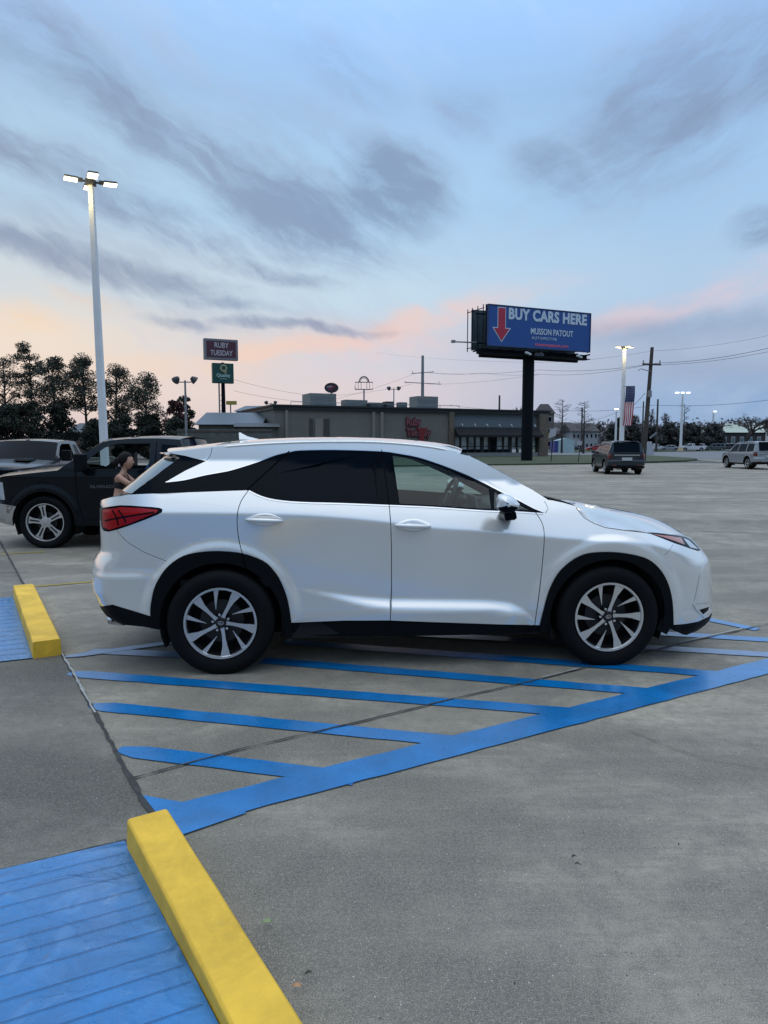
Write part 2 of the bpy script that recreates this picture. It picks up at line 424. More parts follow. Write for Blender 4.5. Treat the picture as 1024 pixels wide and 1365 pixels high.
def top_skin(name, near, centre, m, parent, nt=10, off=0.0, power=2.0):
    # surface from the near shoulder line over the middle to the far side
    verts = []; fs = []; n = len(near)
    for a, c in zip(near, centre):
        for k in range(2 * nt + 1):
            t = k / nt
            s = 1 if t <= 1 else -1; q = t if t <= 1 else 2 - t
            w = 1 - (1 - q) ** power
            verts.append((a[0] + (c[0] - a[0]) * w, -s * a[1] * (1 - q), a[2] + (c[2] - a[2]) * w + off))
    K = 2 * nt + 1
    for i in range(n - 1):
        for k in range(K - 1): fs.append((i * K + k, i * K + k + 1, (i + 1) * K + k + 1, (i + 1) * K + k))
    me = bpy.data.meshes.new(name); me.from_pydata(verts, [], fs); me.materials.append(m)
    bm = bmesh.new(); bm.from_mesh(me); bmesh.ops.recalc_face_normals(bm, faces=bm.faces)
    up = sum((f.normal.z for f in bm.faces)); 
    if up < 0: bmesh.ops.reverse_faces(bm, faces=bm.faces)
    bm.to_mesh(me); bm.free()
    o = obj(name, me, None, parent, True); return o
def arc(cx, cz, r, a0, a1, n=24, rz=None):
    return [(cx + r * math.cos(R(a0 + (a1 - a0) * k / n)), cz + (rz or r) * math.sin(R(a0 + (a1 - a0) * k / n))) for k in range(n + 1)]

def tyre_part(parent, y_out, width, Rt, Rr, sgn, low=False):
    w = width; n = 24 if low else 72
    prof = [(Rr, y_out - .018), (Rr + .012, y_out - .006), (Rr + .03, y_out + .002), (Rr + (Rt - Rr) * .5, y_out + .012), (Rt - .035, y_out + .006), (Rt - .012, y_out - .010), (Rt - .002, y_out - .028)]
    k = 1 if low else 4
    for q in range(1, k + 1):
        y = y_out - .028 - (w - .056) * q / (k + 1)
        prof += [(Rt, y + .006), (Rt - .010, y + .003), (Rt - .010, y - .003), (Rt, y - .006)] if not low else [(Rt, y)]
    prof += [(Rt - .002, y_out - w + .028), (Rt - .03, y_out - w), (Rr, y_out - w + .02)]
    mb = MB(); mb.lathe([(r, y * sgn) for r, y in prof], n, close=True)
    return mb.build('tyre', M['rubber'], parent, smooth=True)
def add_wheel(root, x, sgn, yout, Rt, Rr, spoke_fn, width=.235, low=False, name='wheel', spin=0, accent=None):
    # wheel pivot at its centre; faces outward along sgn*Y
    w = bpy.data.objects.new(name, None); COL.objects.link(w); w.parent = root; w.location = (x, 0, Rt - .008)
    w.rotation_euler = (0, R(spin), 0)
    tyre_part(w, yout, width, Rt, Rr, sgn, low)
    mb = MB(); n = 24 if low else 72
    y = yout
    prof = [(Rr + .004, y - .004), (Rr + .002, y - .001), (Rr - .012, y - .002), (Rr - .018, y - .012)]
    mb.lathe([(r, q * sgn) for r, q in prof], n, mi=0)
    mb.lathe([(r, q * sgn) for r, q in [(Rr - .018, y - .012), (Rr - .03, y - .06), (Rr - .03, y - .16)]], n, mi=1)
    mb.lathe([(r, q * sgn) for r, q in [(Rr - .03, y - .16), (.001, y - .165)]], n, mi=2)
    spoke_fn(mb, sgn, y, Rr)
    mb.build('rim', [accent or M['alloy'], M['alloy_dark'], M['dark_void']], w, smooth=not low)
    if not low:
        b = MB(); b.lathe([(r, q * sgn) for r, q in [(.155, y - .085), (.155, y - .10), (.06, y - .10), (.06, y - .085), (.155, y - .085)]], 48)
        b.build('brake_disc', M['steel'], w, smooth=True)
    return w
def pol(r, a): return (r * math.cos(R(a)), r * math.sin(R(a)))
def spokes_suv(mb, sgn, y, Rr):
    # five broad curved spokes alternating with five shorter blades
    def blade(prof, ya, yb, mirror):
        # prof: list of (r, centre angle, half width)
        L_, R_ = [], []
        for r, a, hw in prof:
            hw *= .74 if hw < .03 else .78
            da = math.degrees(hw / r); L_.append((r, a + da)); R_.append((r, a - da))
        ring = L_ + R_[::-1]; n = len(ring); i = len(mb.v)
        def dep(r): return ya + (yb - ya) * ((r - .04) / (Rr - .06))
        for dd in (0, -.022):
            for r, a in ring:
                px, pz = pol(r, a * mirror); mb.v.append((px, (dep(r) + dd) * sgn, pz))
        K = len(prof)
        for q in range(K - 1): mb.face((i + q, i + q + 1, i + n - 2 - q, i + n - 1 - q), 0)
        for q in range(n): mb.face((i + q, i + (q + 1) % n, i + n + (q + 1) % n, i + n + q), 1)
    mirror = -1 if sgn > 0 else 1
    for k in range(5):
        a = 63 - 72 * k if sgn < 0 else 63 - 72 * k
        blade([(.040, a + 5, .020), (.075, a + 3, .016), (.12, a + 1, .0170), (.17, a, .024), (.205, a - 1, .034), (Rr - .012, a - 2, .043)], y - .028, y - .010, mirror)
        b = a + 33
        blade([(.100, b + 13, .002), (.13, b + 8, .006), (.16, b + 5, .011), (.20, b + 2, .017), (Rr - .012, b, .024)], y - .034, y - .011, mirror)
    # hub, cap, nuts
    mb.lathe([(r, q * sgn) for r, q in [(.050, y - .045), (.050, y - .030), (.034, y - .027)]], 32, mi=1)
    mb.lathe([(r, q * sgn) for r, q in [(.034, y - .027), (.032, y - .021), (.001, y - .020)]], 32, mi=1)
    ring = [(.021 * math.cos(R(t)), .014 * math.sin(R(t))) for t in range(0, 360, 20)]; ri = [(.0175 * math.cos(R(t)), .011 * math.sin(R(t))) for t in range(0, 360, 20)]
    for q in range(18):
        a, b, c, d = ring[q], ring[(q + 1) % 18], ri[(q + 1) % 18], ri[q]
        mb.quad(*[(p[0], (y - .0185) * sgn, p[1]) for p in (a, b, c, d)], mi=0)
    mb.quad(*[(p[0], (y - .0186) * sgn, p[1]) for p in ((-.004, .010), (.000, .010), (-.006, -.006), (-.010, -.006))], mi=0)
    mb.quad(*[(p[0], (y - .0187) * sgn, p[1]) for p in ((-.009, -.003), (.012, -.003), (.012, -.006), (-.010, -.006))], mi=0)
    for k in range(5):
        px, pz = pol(.058, 27 + 72 * k); mb.tube([(px, (y - .05) * sgn, pz), (px, (y - .026) * sgn, pz)], .009, 8, mi=0)
def spokes_five(mb, sgn, y, Rr):
    for k in range(5):
        a = 90 + 72 * k
        pts = [pol(.05, a - 34), pol(.11, a - 19), pol(.2, a - 11), pol(Rr - .02, a - 13), pol(Rr - .02, a + 13), pol(.2, a + 11), pol(.11, a + 19), pol(.05, a + 34)]
        mb.prism(pts, (y - .03) * sgn, (y - .055) * sgn, lambda x, z, yy: (x, yy, z), 0, 1)
        pts = [pol(.10, a - 6), pol(Rr - .05, a - 3), pol(Rr - .05, a + 3), pol(.10, a + 6)]
        mb.prism(pts, (y - .026) * sgn, (y - .030) * sgn, lambda x, z, yy: (x, yy, z), 1, 1)
    mb.lathe([(r, q * sgn) for r, q in [(.085, y - .05), (.080, y - .02), (.001, y - .012)]], 24, mi=0)
def spokes_simple(mb, sgn, y, Rr):
    for k in range(6):
        a = 90 + 60 * k
        pts = [pol(.03, a + 40), pol(Rr - .02, a + 9), pol(Rr - .02, a - 9), pol(.03, a - 40)]
        mb.prism(pts, (y - .02) * sgn, (y - .04) * sgn, lambda x, z, yy: (x, yy, z), 0, 0)
    mb.lathe([(r, q * sgn) for r, q in [(.06, y - .03), (.055, y - .015), (.001, y - .012)]], 12, mi=0)
def wheel_wells(root, cs, cz, r, yo, yi, n=20):
    for cx in cs:
        for s in (1, -1):
            mb = MB()
            A = arc(cx, cz, r, -25, 205, n)
            for a, b in zip(A, A[1:]): mb.quad((a[0], s * yo, a[1]), (b[0], s * yo, b[1]), (b[0], s * yi, b[1]), (a[0], s * yi, a[1]))
            mb.poly([(a[0], s * yi, a[1]) for a in A])
            mb.build('wheel_well', M['dark_void'], root, fixn=False)

# ------------------------------------------------------------------ the white crossover
class Frame:                                  # the standing place of a vehicle
    def __init__(s, ox, oy, yaw): s.o = Vector((ox, oy)); s.c, s.s = math.cos(yaw), math.sin(yaw); s.yaw = yaw
    def loc(s, X, Y): dx, dy = X - s.o.x, Y - s.o.y; return s.c * dx + s.s * dy, -s.s * dx + s.c * dy
    def hit(s, u, v, y):
        d = ray(u, v); cx, cy = s.loc(0, 0); dx = s.c * d.x + s.s * d.y; dy = -s.s * d.x + s.c * d.y
        t = (y - cy) / dy; return (cx + dx * t, CAMH + d.z * t)
HF = Frame(.1843, 5.8542, R(3.796))
def build_hero():
    T = thing('parked_car', 'pearl white crossover with a black floating rear pillar, parked across the blue striped area', 'car', (HF.o.x, HF.o.y, 0), HF.yaw)
    h = lambda u, v, y=.9: HF.hit(u, v, -y)
    RW, FW = -1.395, 1.395
    crease = [h(*p, .91) for p in [(190, 684), (240, 684), (330, 685), (400, 687), (460, 691), (520, 697), (575, 704), (650, 709), (725, 716), (780, 720), (840, 722), (900, 735), (940, 752)]]
    zc = spl(crease)
    belt = [h(*p, .87) for p in [(150, 664), (174, 660), (250, 656), (330, 656), (368, 667), (400, 670), (454, 671.5), (520, 674), (577, 676.5), (645, 681), (690, 683), (731, 684)]]
    zb = spl(belt + [(1.3, 1.13), (2.4, 1.05)])
    ledge = [h(*p, .93) for p in [(388, 784), (420, 789), (450, 793), (485, 797), (520, 799), (600, 800), (650, 801), (680, 804), (700, 813), (718, 830)]]
    zl = spl(ledge); xl0, xl1 = ledge[0][0], ledge[-1][0]
    rear = [(h(u, v, .79)[0] - .137, h(u, v, .79)[1]) for u, v in [(137.5, 663), (134.5, 672), (133.7, 700), (133.9, 735), (128.5, 744), (124, 752), (122, 758), (121.2, 773), (122.5, 791), (125.8, 800), (129, 809), (137, 823), (151.7, 833)]]
    front = [(h(u, v, .51)[0] + .09, h(u, v, .51)[1]) for u, v in [(898, 842), (931, 835), (945, 826), (948.5, 821.6), (950.5, 813), (950.5, 806), (948.5, 801), (948.5, 785), (947.3, 762), (943.8, 745.5), (938, 736), (932, 727), (925, 719)]]
    xr = spl([(z, x) for x, z in rear]); zrt = max(z for x, z in rear)
    fpts = [(z, x) for x, z in front]; ztop = max(z for x, z in front)
    fpts += [(ztop + .06, front[-1][0] - .10), (ztop + .15, front[-1][0] - .26), (ztop + .25, front[-1][0] - .45), (1.25, 1.75)]
    xf = spl(fpts)
    dmp = lambda t: math.log1p(math.exp(min(60, t)))
    def base(x, z):
        hh = z - zc(x); k = .006
        up = k * dmp(hh / k)                       # softened positive part
        fade = 1 - .75 * sstep(-1.75, -2.1, x)
        y = .921 - .52 * up * fade - .15 * max(0, hh) ** 2 * fade - .135 * max(0, -hh) + .04 * max(0, -hh) ** 2
        gb = z - zb(x); g_ = .010 * dmp(gb / .010)
        y -= (.04 * g_ + .12 * max(0, gb) ** 2) * sstep(1.5, .9, x)
        # rocker ledge
        a = .055 * sstep(xl0, xl0 + .75, x) * sstep(xl1 + .02, xl1 - .22, x) if xl0 < x < xl1 + .02 else 0
        if a > 0:
            wd = .025 + a * 1.3; y += a * sstep(zl(x) + .006, zl(x) - wd, z)
        y -= .10 * max(0, .42 - z) * (1 if abs(x) < 1.0 else .3)
        # wheel flares
        for cx, r0, r1 in ((RW, .515, .585), (FW, .520, .60)):
            r = math.hypot(x - cx, (z - .37) * .985)
            if r < r1 + .02: y += .023 * (1 - sstep(r0, r1, r))
        # rear bumper shelf
        y += .016 * sstep(-1.78, -2.0, x) * sstep(.745, .69, z)
        return y
    def Yf(x, z):
        y = base(x, z); g = 1
        if z < 1.275 and x < -1.6:
            D = .33; d = x - xr(min(z, zrt)); d = max(0, d)
            if d < D: g = (1 - (1 - d / D) ** 2.15) ** (1 / 2.15)
        if x > 1.2:
            D = .62; d = max(0, xf(z) - x)
            if d < D: g = (1 - (1 - d / D) ** 2.2) ** (1 / 2.2)
        return max(0, y * g)
    def S(u, v):                                   # place a measured edge on the body surface
        y = .8
        for _ in range(60):
            x, z = h(u, v, y); y = y * .5 + Yf(x, z) * .5
        return (x, z)
    def SS(L): return [S(*p) for p in L]
    # outline of the side skin
    arch = lambda cx: arc(cx, .37, .425, 196, -16, 30)
    zt = [(613, 605), (597, 599.5), (560, 593.5), (520, 590.5), (480, 589), (440, 588.5), (387, 589.5), (340, 591.5), (310, 593.5), (283, 596), (250, 599.8), (224, 602.4)]
    hood_gap = [(768, 675), (773, 682), (779, 689), (792, 696.5), (807, 702), (832, 705.6), (862, 708.9)]
    hl_top = [(893, 712), (914.5, 714.6), (925, 719)]
    up_front = SS([(925, 719)]); fz = up_front[0][1]
    top_near = SS(hl_top[::-1] + hood_gap[::-1] + [(750, 670), (736, 667)])
    apill = SS([(731, 666.5), (710, 653), (695, 645), (678, 635), (661, 625.5), (640, 614.5), (626, 608)])
    roofn = SS(zt)
    spo_under = SS([(232, 606.5), (240, 610)])
    dpill = SS([(236, 613.5), (215, 628.5), (195, 643.5), (176, 658)])
    ledge_r = [h(165, 660.5, .80), h(152, 662.0, .74)]
    xm = .93
    outline = [(rear[-1][0], rear[-1][1])]
    outline += [h(190, 837, .9), (-1.79, .31)] + arch(RW) + [(-.97, .245), (.97, .245)] + arch(FW) + [(1.80, .30), (front[0][0] - .05, front[0][1])]
    outline += front[1:] + [(xf(fz), fz)] + top_near + apill + roofn + spo_under + dpill + ledge_r + [(x, z) for x, z in rear[:-1] if z < ledge_r[-1][1] - .003]
    # de-duplicate
    out = []
    for p in outline:
        if not out or (Vector(p) - Vector(out[-1])).length > .004: out.append(p)
    outline = out
    # panels
    clad_r = SS([(201, 821.5), (201, 809), (205.6, 785), (214.6, 767), (226, 753), (244, 741), (266, 736), (295, 734.7), (324.6, 738), (350, 747), (364, 759), (375, 776), (384, 801), (388.5, 829.5)])
    clad_f = SS([(719.5, 833), (724.7, 812), (731.7, 787.6), (743.4, 765), (759.8, 749), (778.6, 739), (800, 736), (825.5, 736.6), (851, 741), (868, 748), (882, 762), (891, 780), (896, 802), (897.5, 833)])
    clad_r = smooth_line(clad_r, 3); clad_f = smooth_line(clad_f, 3)
    regs = []
    regs.append(dict(name='rear_arch_cladding', poly=clad_r + [(clad_r[-1][0], .10), (clad_r[0][0], .10)], mat=M['black_trim'], off=.010, skirt=.05))
    regs.append(dict(name='front_arch_cladding', poly=clad_f + [(clad_f[-1][0], .10), (clad_f[0][0], .10)], mat=M['black_trim'], off=.010, skirt=.05))
    rb = SS([(126, 796), (150, 806), (175, 813.5), (201, 821.5)])
    regs.append(dict(name='rear_lower_bumper', poly=[(-3, rb[0][1] + .005)] + rb + [(rb[-1][0], .1), (-3, .1)], mat=M['black_trim'], off=.004))
    fb = SS([(897.5, 833), (915, 831.5), (931, 828.5), (945, 822)])
    regs.append(dict(name='front_lower_lip', poly=fb + [(3, fb[-1][1] + .02), (3, .05), (fb[0][0], .05)], mat=M['black_trim'], off=.0))
    sill = SS([(389, 830), (458, 827.2), (519, 827), (577, 829.2), (667, 832.3), (720, 833.5)])
    regs.append(dict(name='rocker_trim', poly=sill + [(1.06, .1), (-1.1, .1)], mat=M['black_trim'], off=-.012))
    # lights
    tl = smooth_line([(137, 677), (160.6, 673.5), (190, 675), (213, 677), (216.5, 681), (210, 686), (174, 700), (145, 708.7), (136, 704.5), (134.6, 694)], 2)
    tlp = SS(tl); tlo = [(-3, tlp[-1][1]), (-3, tlp[0][1])]
    tin = SS([(136.5, 679.5), (161, 675.8), (190, 677.2), (211, 679.6), (209, 683), (173, 698), (146, 706.3), (137.5, 702.5)])
    regs.append(dict(name='tail_light', poly=tin, mat=M['red_lens'], off=.006, sides=1))
    regs.append(dict(name='tail_light_housing', poly=tlp + tlo, mat=M['gloss_black'], off=.002, sides=1))
    hlp = SS([(863, 709.8), (893.4, 712.5), (914.5, 715.4), (921, 719), (934, 733), (931, 734.5), (917, 730), (900.5, 724.4), (881.7, 717)])
    ham = SS([(869, 711.5), (893, 714.3), (908, 716.8), (913, 726), (901, 721.5), (884, 715.8)])
    hle = SS([(911, 717), (918, 720), (931, 732), (920, 729.5), (912.5, 720)])
    regs.append(dict(name='side_marker', poly=ham, mat=M['amber'], off=.004, sides=1))
    regs.append(dict(name='headlight_lens', poly=hle, mat=M['lens'], off=.005, sides=1))
    regs.append(dict(name='headlight', poly=hlp, mat=M['gloss_black'], off=.002, sides=1))
    for L_ in ([(150, 680), (156, 690), (158, 700)], [(158, 679.5), (166, 690), (168, 697)], [(140, 694), (160, 690), (206, 682.5)]):
        regs.append(dict(name='lamp_divider', poly=strip(SS(L_), .010 if L_[0][0] < 159 else .006), mat=M['gloss_black'], off=.008, sides=1))
    regs.sort(key=lambda r: 0 if r['name'] == 'lamp_divider' else 1)
    fog_in = SS([(931, 812.5), (945.5, 808), (944.5, 812.5), (936.8, 819)])
    fog = SS([(924, 805), (946.5, 803), (948.5, 813), (938, 823), (928, 813)])
    regs.append(dict(name='fog_light', poly=fog_in, mat=M['gloss_black'], off=.004, sides=1))
    regs.append(dict(name='fog_surround', poly=fog, mat=M['white_paint'], off=.010, sides=1))
    # glazing
    dlo_top = [(221, 642.5), (246, 639.5), (271, 633.5), (293, 629.5), (310, 626), (344, 615.3), (368, 606.3), (387, 602), (400, 600), (445, 599.2), (508, 601.2), (532, 604.4), (555, 608.6), (577, 615.3), (604, 625.2), (636, 638.8), (667, 654.8), (690, 666), (712, 677.5), (725, 682.6)]
    dlo_bot = [(724, 684.6), (712, 684), (690, 682.5), (645, 681), (577, 676.3), (523, 674), (454, 671.3), (400, 669.8), (368, 666.8), (348, 661.8), (332, 654.2)]
    dt = SS(smooth_line(dlo_top, 3)); db = SS(smooth_line(dlo_bot, 3))
    trim_t = strip(dt, .0055); trim_b = strip(db, .009)
    regs.append(dict(name='window_trim', poly=trim_t, mat=M['chrome'], off=.004)); regs.append(dict(name='window_trim', poly=trim_b, mat=M['chrome'], off=.004))
    fg = SS([(523.5, 607), (540, 609.3), (556, 612.3), (577, 618.5), (603, 629), (636, 643), (652, 651), (655, 678.5), (644, 678), (577, 673.5), (532.5, 671.2)])
    regs.append(dict(name='front_door_glass', poly=fg, mat=M['clear_glass'], off=-.004, glass=True, sides=1))
    qg = SS([(659, 655), (667, 659), (690, 671), (707, 680), (690, 679.5), (659, 678.5)])
    regs.append(dict(name='quarter_glass', poly=qg, mat=M['clear_glass'], off=-.004, glass=True, sides=1))
    rg = SS([(369, 611), (392, 604.5), (445, 602), (499, 603.5), (503, 669.5), (454, 668), (400, 666), (369, 661)])
    regs.append(dict(name='rear_door_glass', poly=rg, mat=M['tint_glass'], off=-.003, sides=1))
    frame = dt[dt.index(min(dt, key=lambda p: abs(p[0] - S(387, 602)[0]))):] + db
    regs.append(dict(name='window_frame', poly=frame, mat=M['gloss_black'], off=0))
    blk = SS([(176, 658), (329, 653.5), (332, 654.2), (387, 602)]) ; dtr = dt[:dt.index(min(dt, key=lambda p: abs(p[0] - S(387, 602)[0]))) + 1]
    pill = [S(250, 656.4), S(329, 653.6), S(333, 654.2)] + dtr[::-1] + SS([(247, 627.5), (275, 614.5)]) + SS([(256, 610), (247, 607.5), (232, 605)]) + [(-2.0, 1.6), (-2.2, 1.3), S(174, 659.3)]
    regs.append(dict(name='rear_pillar_panel', poly=pill, mat=M['gloss_black'], off=-.002))
    # doors
    rs = SS(smooth_line([(331, 654), (321, 669), (316.5, 686), (316.7, 706), (320, 726), (323.5, 739), (328, 760)], 3))
    bs = SS([(508.8, 599), (513, 630), (518.9, 674), (521, 697), (522, 737), (522, 782), (521, 816), (519.6, 840)])
    fs = SS(smooth_line([(713, 682), (722, 695.6), (725.6, 711), (724.5, 736), (720, 781), (715.5, 815), (712, 840)], 3))
    gaps = [strip(rs, .0055), strip(bs, .0055), strip(fs, .0055), strip(SS([(386, 601), (329, 653.5)]), .008)]
    gaps.append(strip(SS([(156, 707), (163, 716), (172, 724), (190, 735), (206, 742), (222, 748)]), .004))
    gaps.append(strip(SS([(937, 742), (932, 770), (925, 804)]), .006))
    gaps.append(strip(SS([(727, 684), (731, 678), (726, 668)]), .004))
    gaps.append(strip(SS([(u, v + 1.3) for u, v in hood_gap] + [(866, 711)]), .0055))
    gaps.append(strip(SS([(283, 596.5), (281, 606), (276, 613.5)]), .004))
    gaps.append(strip(SS([(886, 740), (893, 733), (897, 726)]), .003))
    # handles sit in shallow cups
    regs.append(dict(name='rear_door', poly=rs[::-1] + bs + [(-.95, 0)], mat=M['white_paint'], sides=1)) 
    rd = [S(331, 654), S(509, 600)] ; 
    regs[-1]['poly'] = rs[::-1] + [S(332, 640), S(509, 599)] + bs + [(-.9, .1), S(392, 840)]
    regs.append(dict(name='front_door', poly=[bs[0]] + [S(560, 606), S(640, 637), S(700, 668)] + fs + [(0.9, .1), (-.1, .1)] + bs[::-1], mat=M['white_paint'], sides=1))
    # extra sampling where the surface turns fast
    ex = []
    for i in range(0, 460):
        x = -2.4 + i * .0105
        for k in (-.02, -.01, 0, .01, .02):
            z = zc(x) + k
            if inpoly(x, z, outline): ex.append((x, z + .0007 * (i % 3)))
        if xl0 < x < xl1:
            for k in (.008, 0, -.015, -.03, -.045, -.06):
                if inpoly(x, zl(x) + k, outline): ex.append((x, zl(x) + k + .0007 * (i % 2)))
    for k in range(60):
        z = .25 + k * .0155
        for e in (.0015, .006, .014, .027, .045, .07, .10, .14):
            for x in (xr(z) + e, xf(z) - e):
                if inpoly(x, z, outline): ex.append((x, z))
    for cx, r0, r1 in ((RW, .50, .585), (FW, .505, .60)):
        for k in range(0, 90):
            a = R(k * 2)
            for q in range(5):
                r = r0 + (r1 - r0) * q / 4; x, z = cx + r * math.cos(a), .37 + r * math.sin(a)
                if inpoly(x, z, outline): ex.append((x, z))
    made = side_skin(T, outline, regs, Yf, M['white_paint'], .030, gaps, 'body', ex, True, .012)
    # shut a handle on every door
    for s in (1, -1):
        doors = {n: made[n][1 if s == 1 else 0] for n in ('rear_door', 'front_door')}
        for n, (c, l) in {'rear_door': (S(352.6, 693), .265), 'front_door': (S(550.5, 700.5), .262)}.items():
            cup = MB(); N_ = 24; ys = lambda x, z: Yf(x, z)
            for ring in range(4):
                pass
            # cup rim: thin raised eye-shaped outline, and the bar across it
            outer = []; inner = []
            for k in range(N_):
                t = 2 * math.pi * k / N_
                ex_ = math.copysign(abs(math.cos(t)) ** 1.0, math.cos(t)); ez_ = math.sin(t) * (1 - abs(math.cos(t)) ** 2.4 * .55)
                outer.append((c[0] + ex_ * l / 2, c[1] + ez_ * .046)); inner.append((c[0] + ex_ * l / 2 * .93, c[1] + ez_ * .039))
            i0 = len(cup.v)
            for (x, z), d in [(p, .0008) for p in outer] + [(p, .0045) for p in inner] + [((c[0] + (p[0] - c[0]) * .7, c[1] + (p[1] - c[1]) * .7), .002) for p in inner]:
                cup.v.append((x, s * (ys(x, z) + d), z))
            for r_ in range(2):
                for k in range(N_): cup.face((i0 + r_ * N_ + k, i0 + r_ * N_ + (k + 1) % N_, i0 + (r_ + 1) * N_ + (k + 1) % N_, i0 + (r_ + 1) * N_ + k))
            cup.face(tuple(i0 + 2 * N_ + k for k in range(N_)))
            cup.build('handle_cup', M['white_paint'], doors[n], smooth=True)
            bar = MB(); pts = []; rr = []
            for k in range(13):
                t = k / 12; x = c[0] - l * .49 + l * .98 * t; z = c[1] + .004 - .012 * t
                d = .004 + .030 * math.sin(math.pi * t) ** .6
                pts.append((x, s * (ys(x, z) + d), z)); rr.append(.004 + .0125 * math.sin(math.pi * t) ** .5)
            bar.tube(pts, rr, 12); bar.build('door_handle', M['white_paint'], doors[n], smooth=True)
    # upper skins ------------------------------------------------------
    def near3(L): return [(x, Yf(x, z), z) for x, z in L]
    rn = smooth_line(roofn, 2)
    nr = near3(rn); xa, xb = nr[0][0], nr[-1][0]
    cr = []
    for x, y, z in nr:
        f = (x - xb) / (xa - xb); cr.append((x + .10 * sstep(.75, 1, f) - .10 * sstep(.22, 0, f), 0, z + .040 - .012 * sstep(.25, 0, f)))
    top_skin('roof', nr, cr, M['white_paint'], T)
    ap = smooth_line(apill[::-1] if apill[0][0] < apill[-1][0] else apill, 2)
    aw = near3(ap); nA = len(aw)
    cw = [(x + .05 + .05 * (1 - k / (nA - 1)), 0, z + .03 * (k / (nA - 1)) - .005 - .060 * (1 - k / (nA - 1))) for k, (x, y, z) in enumerate(aw)]
    ws_near = [(x - .0, y - .014, z - .003) for x, y, z in aw]
    top_skin('windscreen', ws_near, cw, M['wind_glass'], T)
    for s in (1, -1):
        pb = MB()
        for a, b, c, d in zip(aw, aw[1:], ws_near[1:], ws_near): pb.quad(*[(p[0], s * p[1], p[2] + .002) for p in (a, b, c, d)])
        pb.build('pillar_edge', M['black_trim'], T, smooth=True)
    hn_px = hl_top[::-1] + hood_gap[::-1]
    hn = smooth_line(SS(hn_px), 2); hn = near3(hn); nH = len(hn)
    sil = [h(u, v, .15) for u, v in [(768, 669), (790, 672.5), (821, 678.4), (851, 684.3), (872, 689.5), (893, 697.7), (912, 708.6), (924, 718), (932, 726.5)]]
    sil += [(xf(fz) + .0, fz)]
    zs = spl(sil); x0s, x1s = max(sil[0][0] - .15, cw[0][0] + .05), xf(fz)
    xh0, xh1 = hn[-1][0], hn[0][0]
    ch = []
    for x, y, z in hn:
        f = (x - xh0) / (xh1 - xh0); X = x0s + (x1s - x0s) * f; ch.append((X, 0, max(zs(X), z + .001)))
    top_skin('bonnet', hn, ch, M['white_paint'], T, power=2.2)
    # small strip between bonnet rear edge and windscreen
    cb = near3(SS([(768, 675), (758, 672), (748, 669.5), (738, 667), (731, 666.5)]))
    cc = [(ch[-1][0] - .015 - (ch[-1][0] - .015 - cw[0][0]) * k / 4, 0, ch[-1][2] - .012 - .006 * k + (cw[0][2] - ch[-1][2] + .036) * k / 4 - .030 * math.sin(math.pi * min(1, (k + .6) / 4.2))) for k in range(5)]
    cc = [(c_[0], 0, (ch[-1][2] - .03, 1.125, 1.115, 1.12, cw[0][2])[k]) for k, c_ in enumerate(cc)]
    top_skin('cowl', [(x, y - .02, z - .006) for x, y, z in cb], cc, M['black_trim'], T)
    wl = MB()
    for k in range(2):
        wl.tube([(1.06 - .10 * k, -.62 + .55 * k, 1.172 + .014 * k), (1.00 - .08 * k, -.30 + .5 * k, 1.165 + .014 * k), (.93 - .05 * k, -.02 + .5 * k, 1.150 + .01 * k)], .008, 6)
    wl.build('wiper', M['black_trim'], T)
    # rear glass, ledge and fascia closing
    dp = near3(smooth_line(spo_under + dpill, 2)); nD = len(dp)
    cd = [(x - .21, 0, z + .012) for k, (x, y, z) in enumerate(dp)]
    top_skin('rear_glass', [(x - .004, y, z) for x, y, z in dp], cd, mat('rear_screen_glass', (.012, .016, .02), .06, spec=1.0, coat=1), T, power=3.2, nt=16)
    lr = near3([dpill[-1]] + ledge_r); zz = ledge_r[-1][1]
    cl = [(lr[0][0] - .125, 0, zz + .012), (lr[1][0] - .13, 0, zz + .006), (lr[2][0] - .03, 0, zz - .003)]
    top_skin('tailgate_ledge', lr, cl, M['white_paint'], T, power=2.6)
    sp = MB(); e = nr[-1]; u0 = dp[1]
    for s in (1, -1): sp.quad((e[0], s * e[1], e[2]), (e[0] - .10, 0, e[2] + .027), (u0[0] - .1, 0, u0[2] - .02), (u0[0] + .02, s * u0[1], u0[2]))
    sp.build('spoiler_underside', M['black_trim'], T)
    # roof rails, fin
    P = [S(u, v) for u, v in [(292, 599), (340, 595.5), (390, 593), (440, 592), (500, 592.5), (560, 597), (600, 603.5)]]
    P = smooth_line(P, 3)
    for s in (1, -1):
        rl = MB(); rl.tube([(x, s * (Yf(x, z) - .010), z + .014) for x, z in P], [.004] + [.011] * (len(P) - 2) + [.004], 8)
        rl.build('roof_rail', M['white_paint'], T, smooth=True)
    fx, fz_ = h(326, 588, .0); fn = MB()
    prof = [(fx - .07, 0, .022), (fx + .0, .0, .026), (fx + .13, 0, .012)]
    pts = [(-.045, 0), (-.052, .075), (-.040, .078), (.03, .035), (.12, .010), (.17, 0)]
    for s in (1, -1):
        for a, b in zip(pts, pts[1:]):
            ya = .026 * (1 - a[1] / .085); yb = .026 * (1 - b[1] / .085)
        i0 = len(fn.v); fn.v += [(fx + a, s * .028 * max(0, 1 - b / .079), fz_ + .012 + b) for a, b in pts] + [(fx + a, 0, fz_ + .012 + b) for a, b in pts]
        fn.face(tuple(i0 + k for k in range(6)))
    fo_ = fn.build('roof_antenna', M['white_paint'], T); fo_.scale = (.85, 1, .75); fo_.location = (fx * .15, 0, (fz_ + .012) * .25)
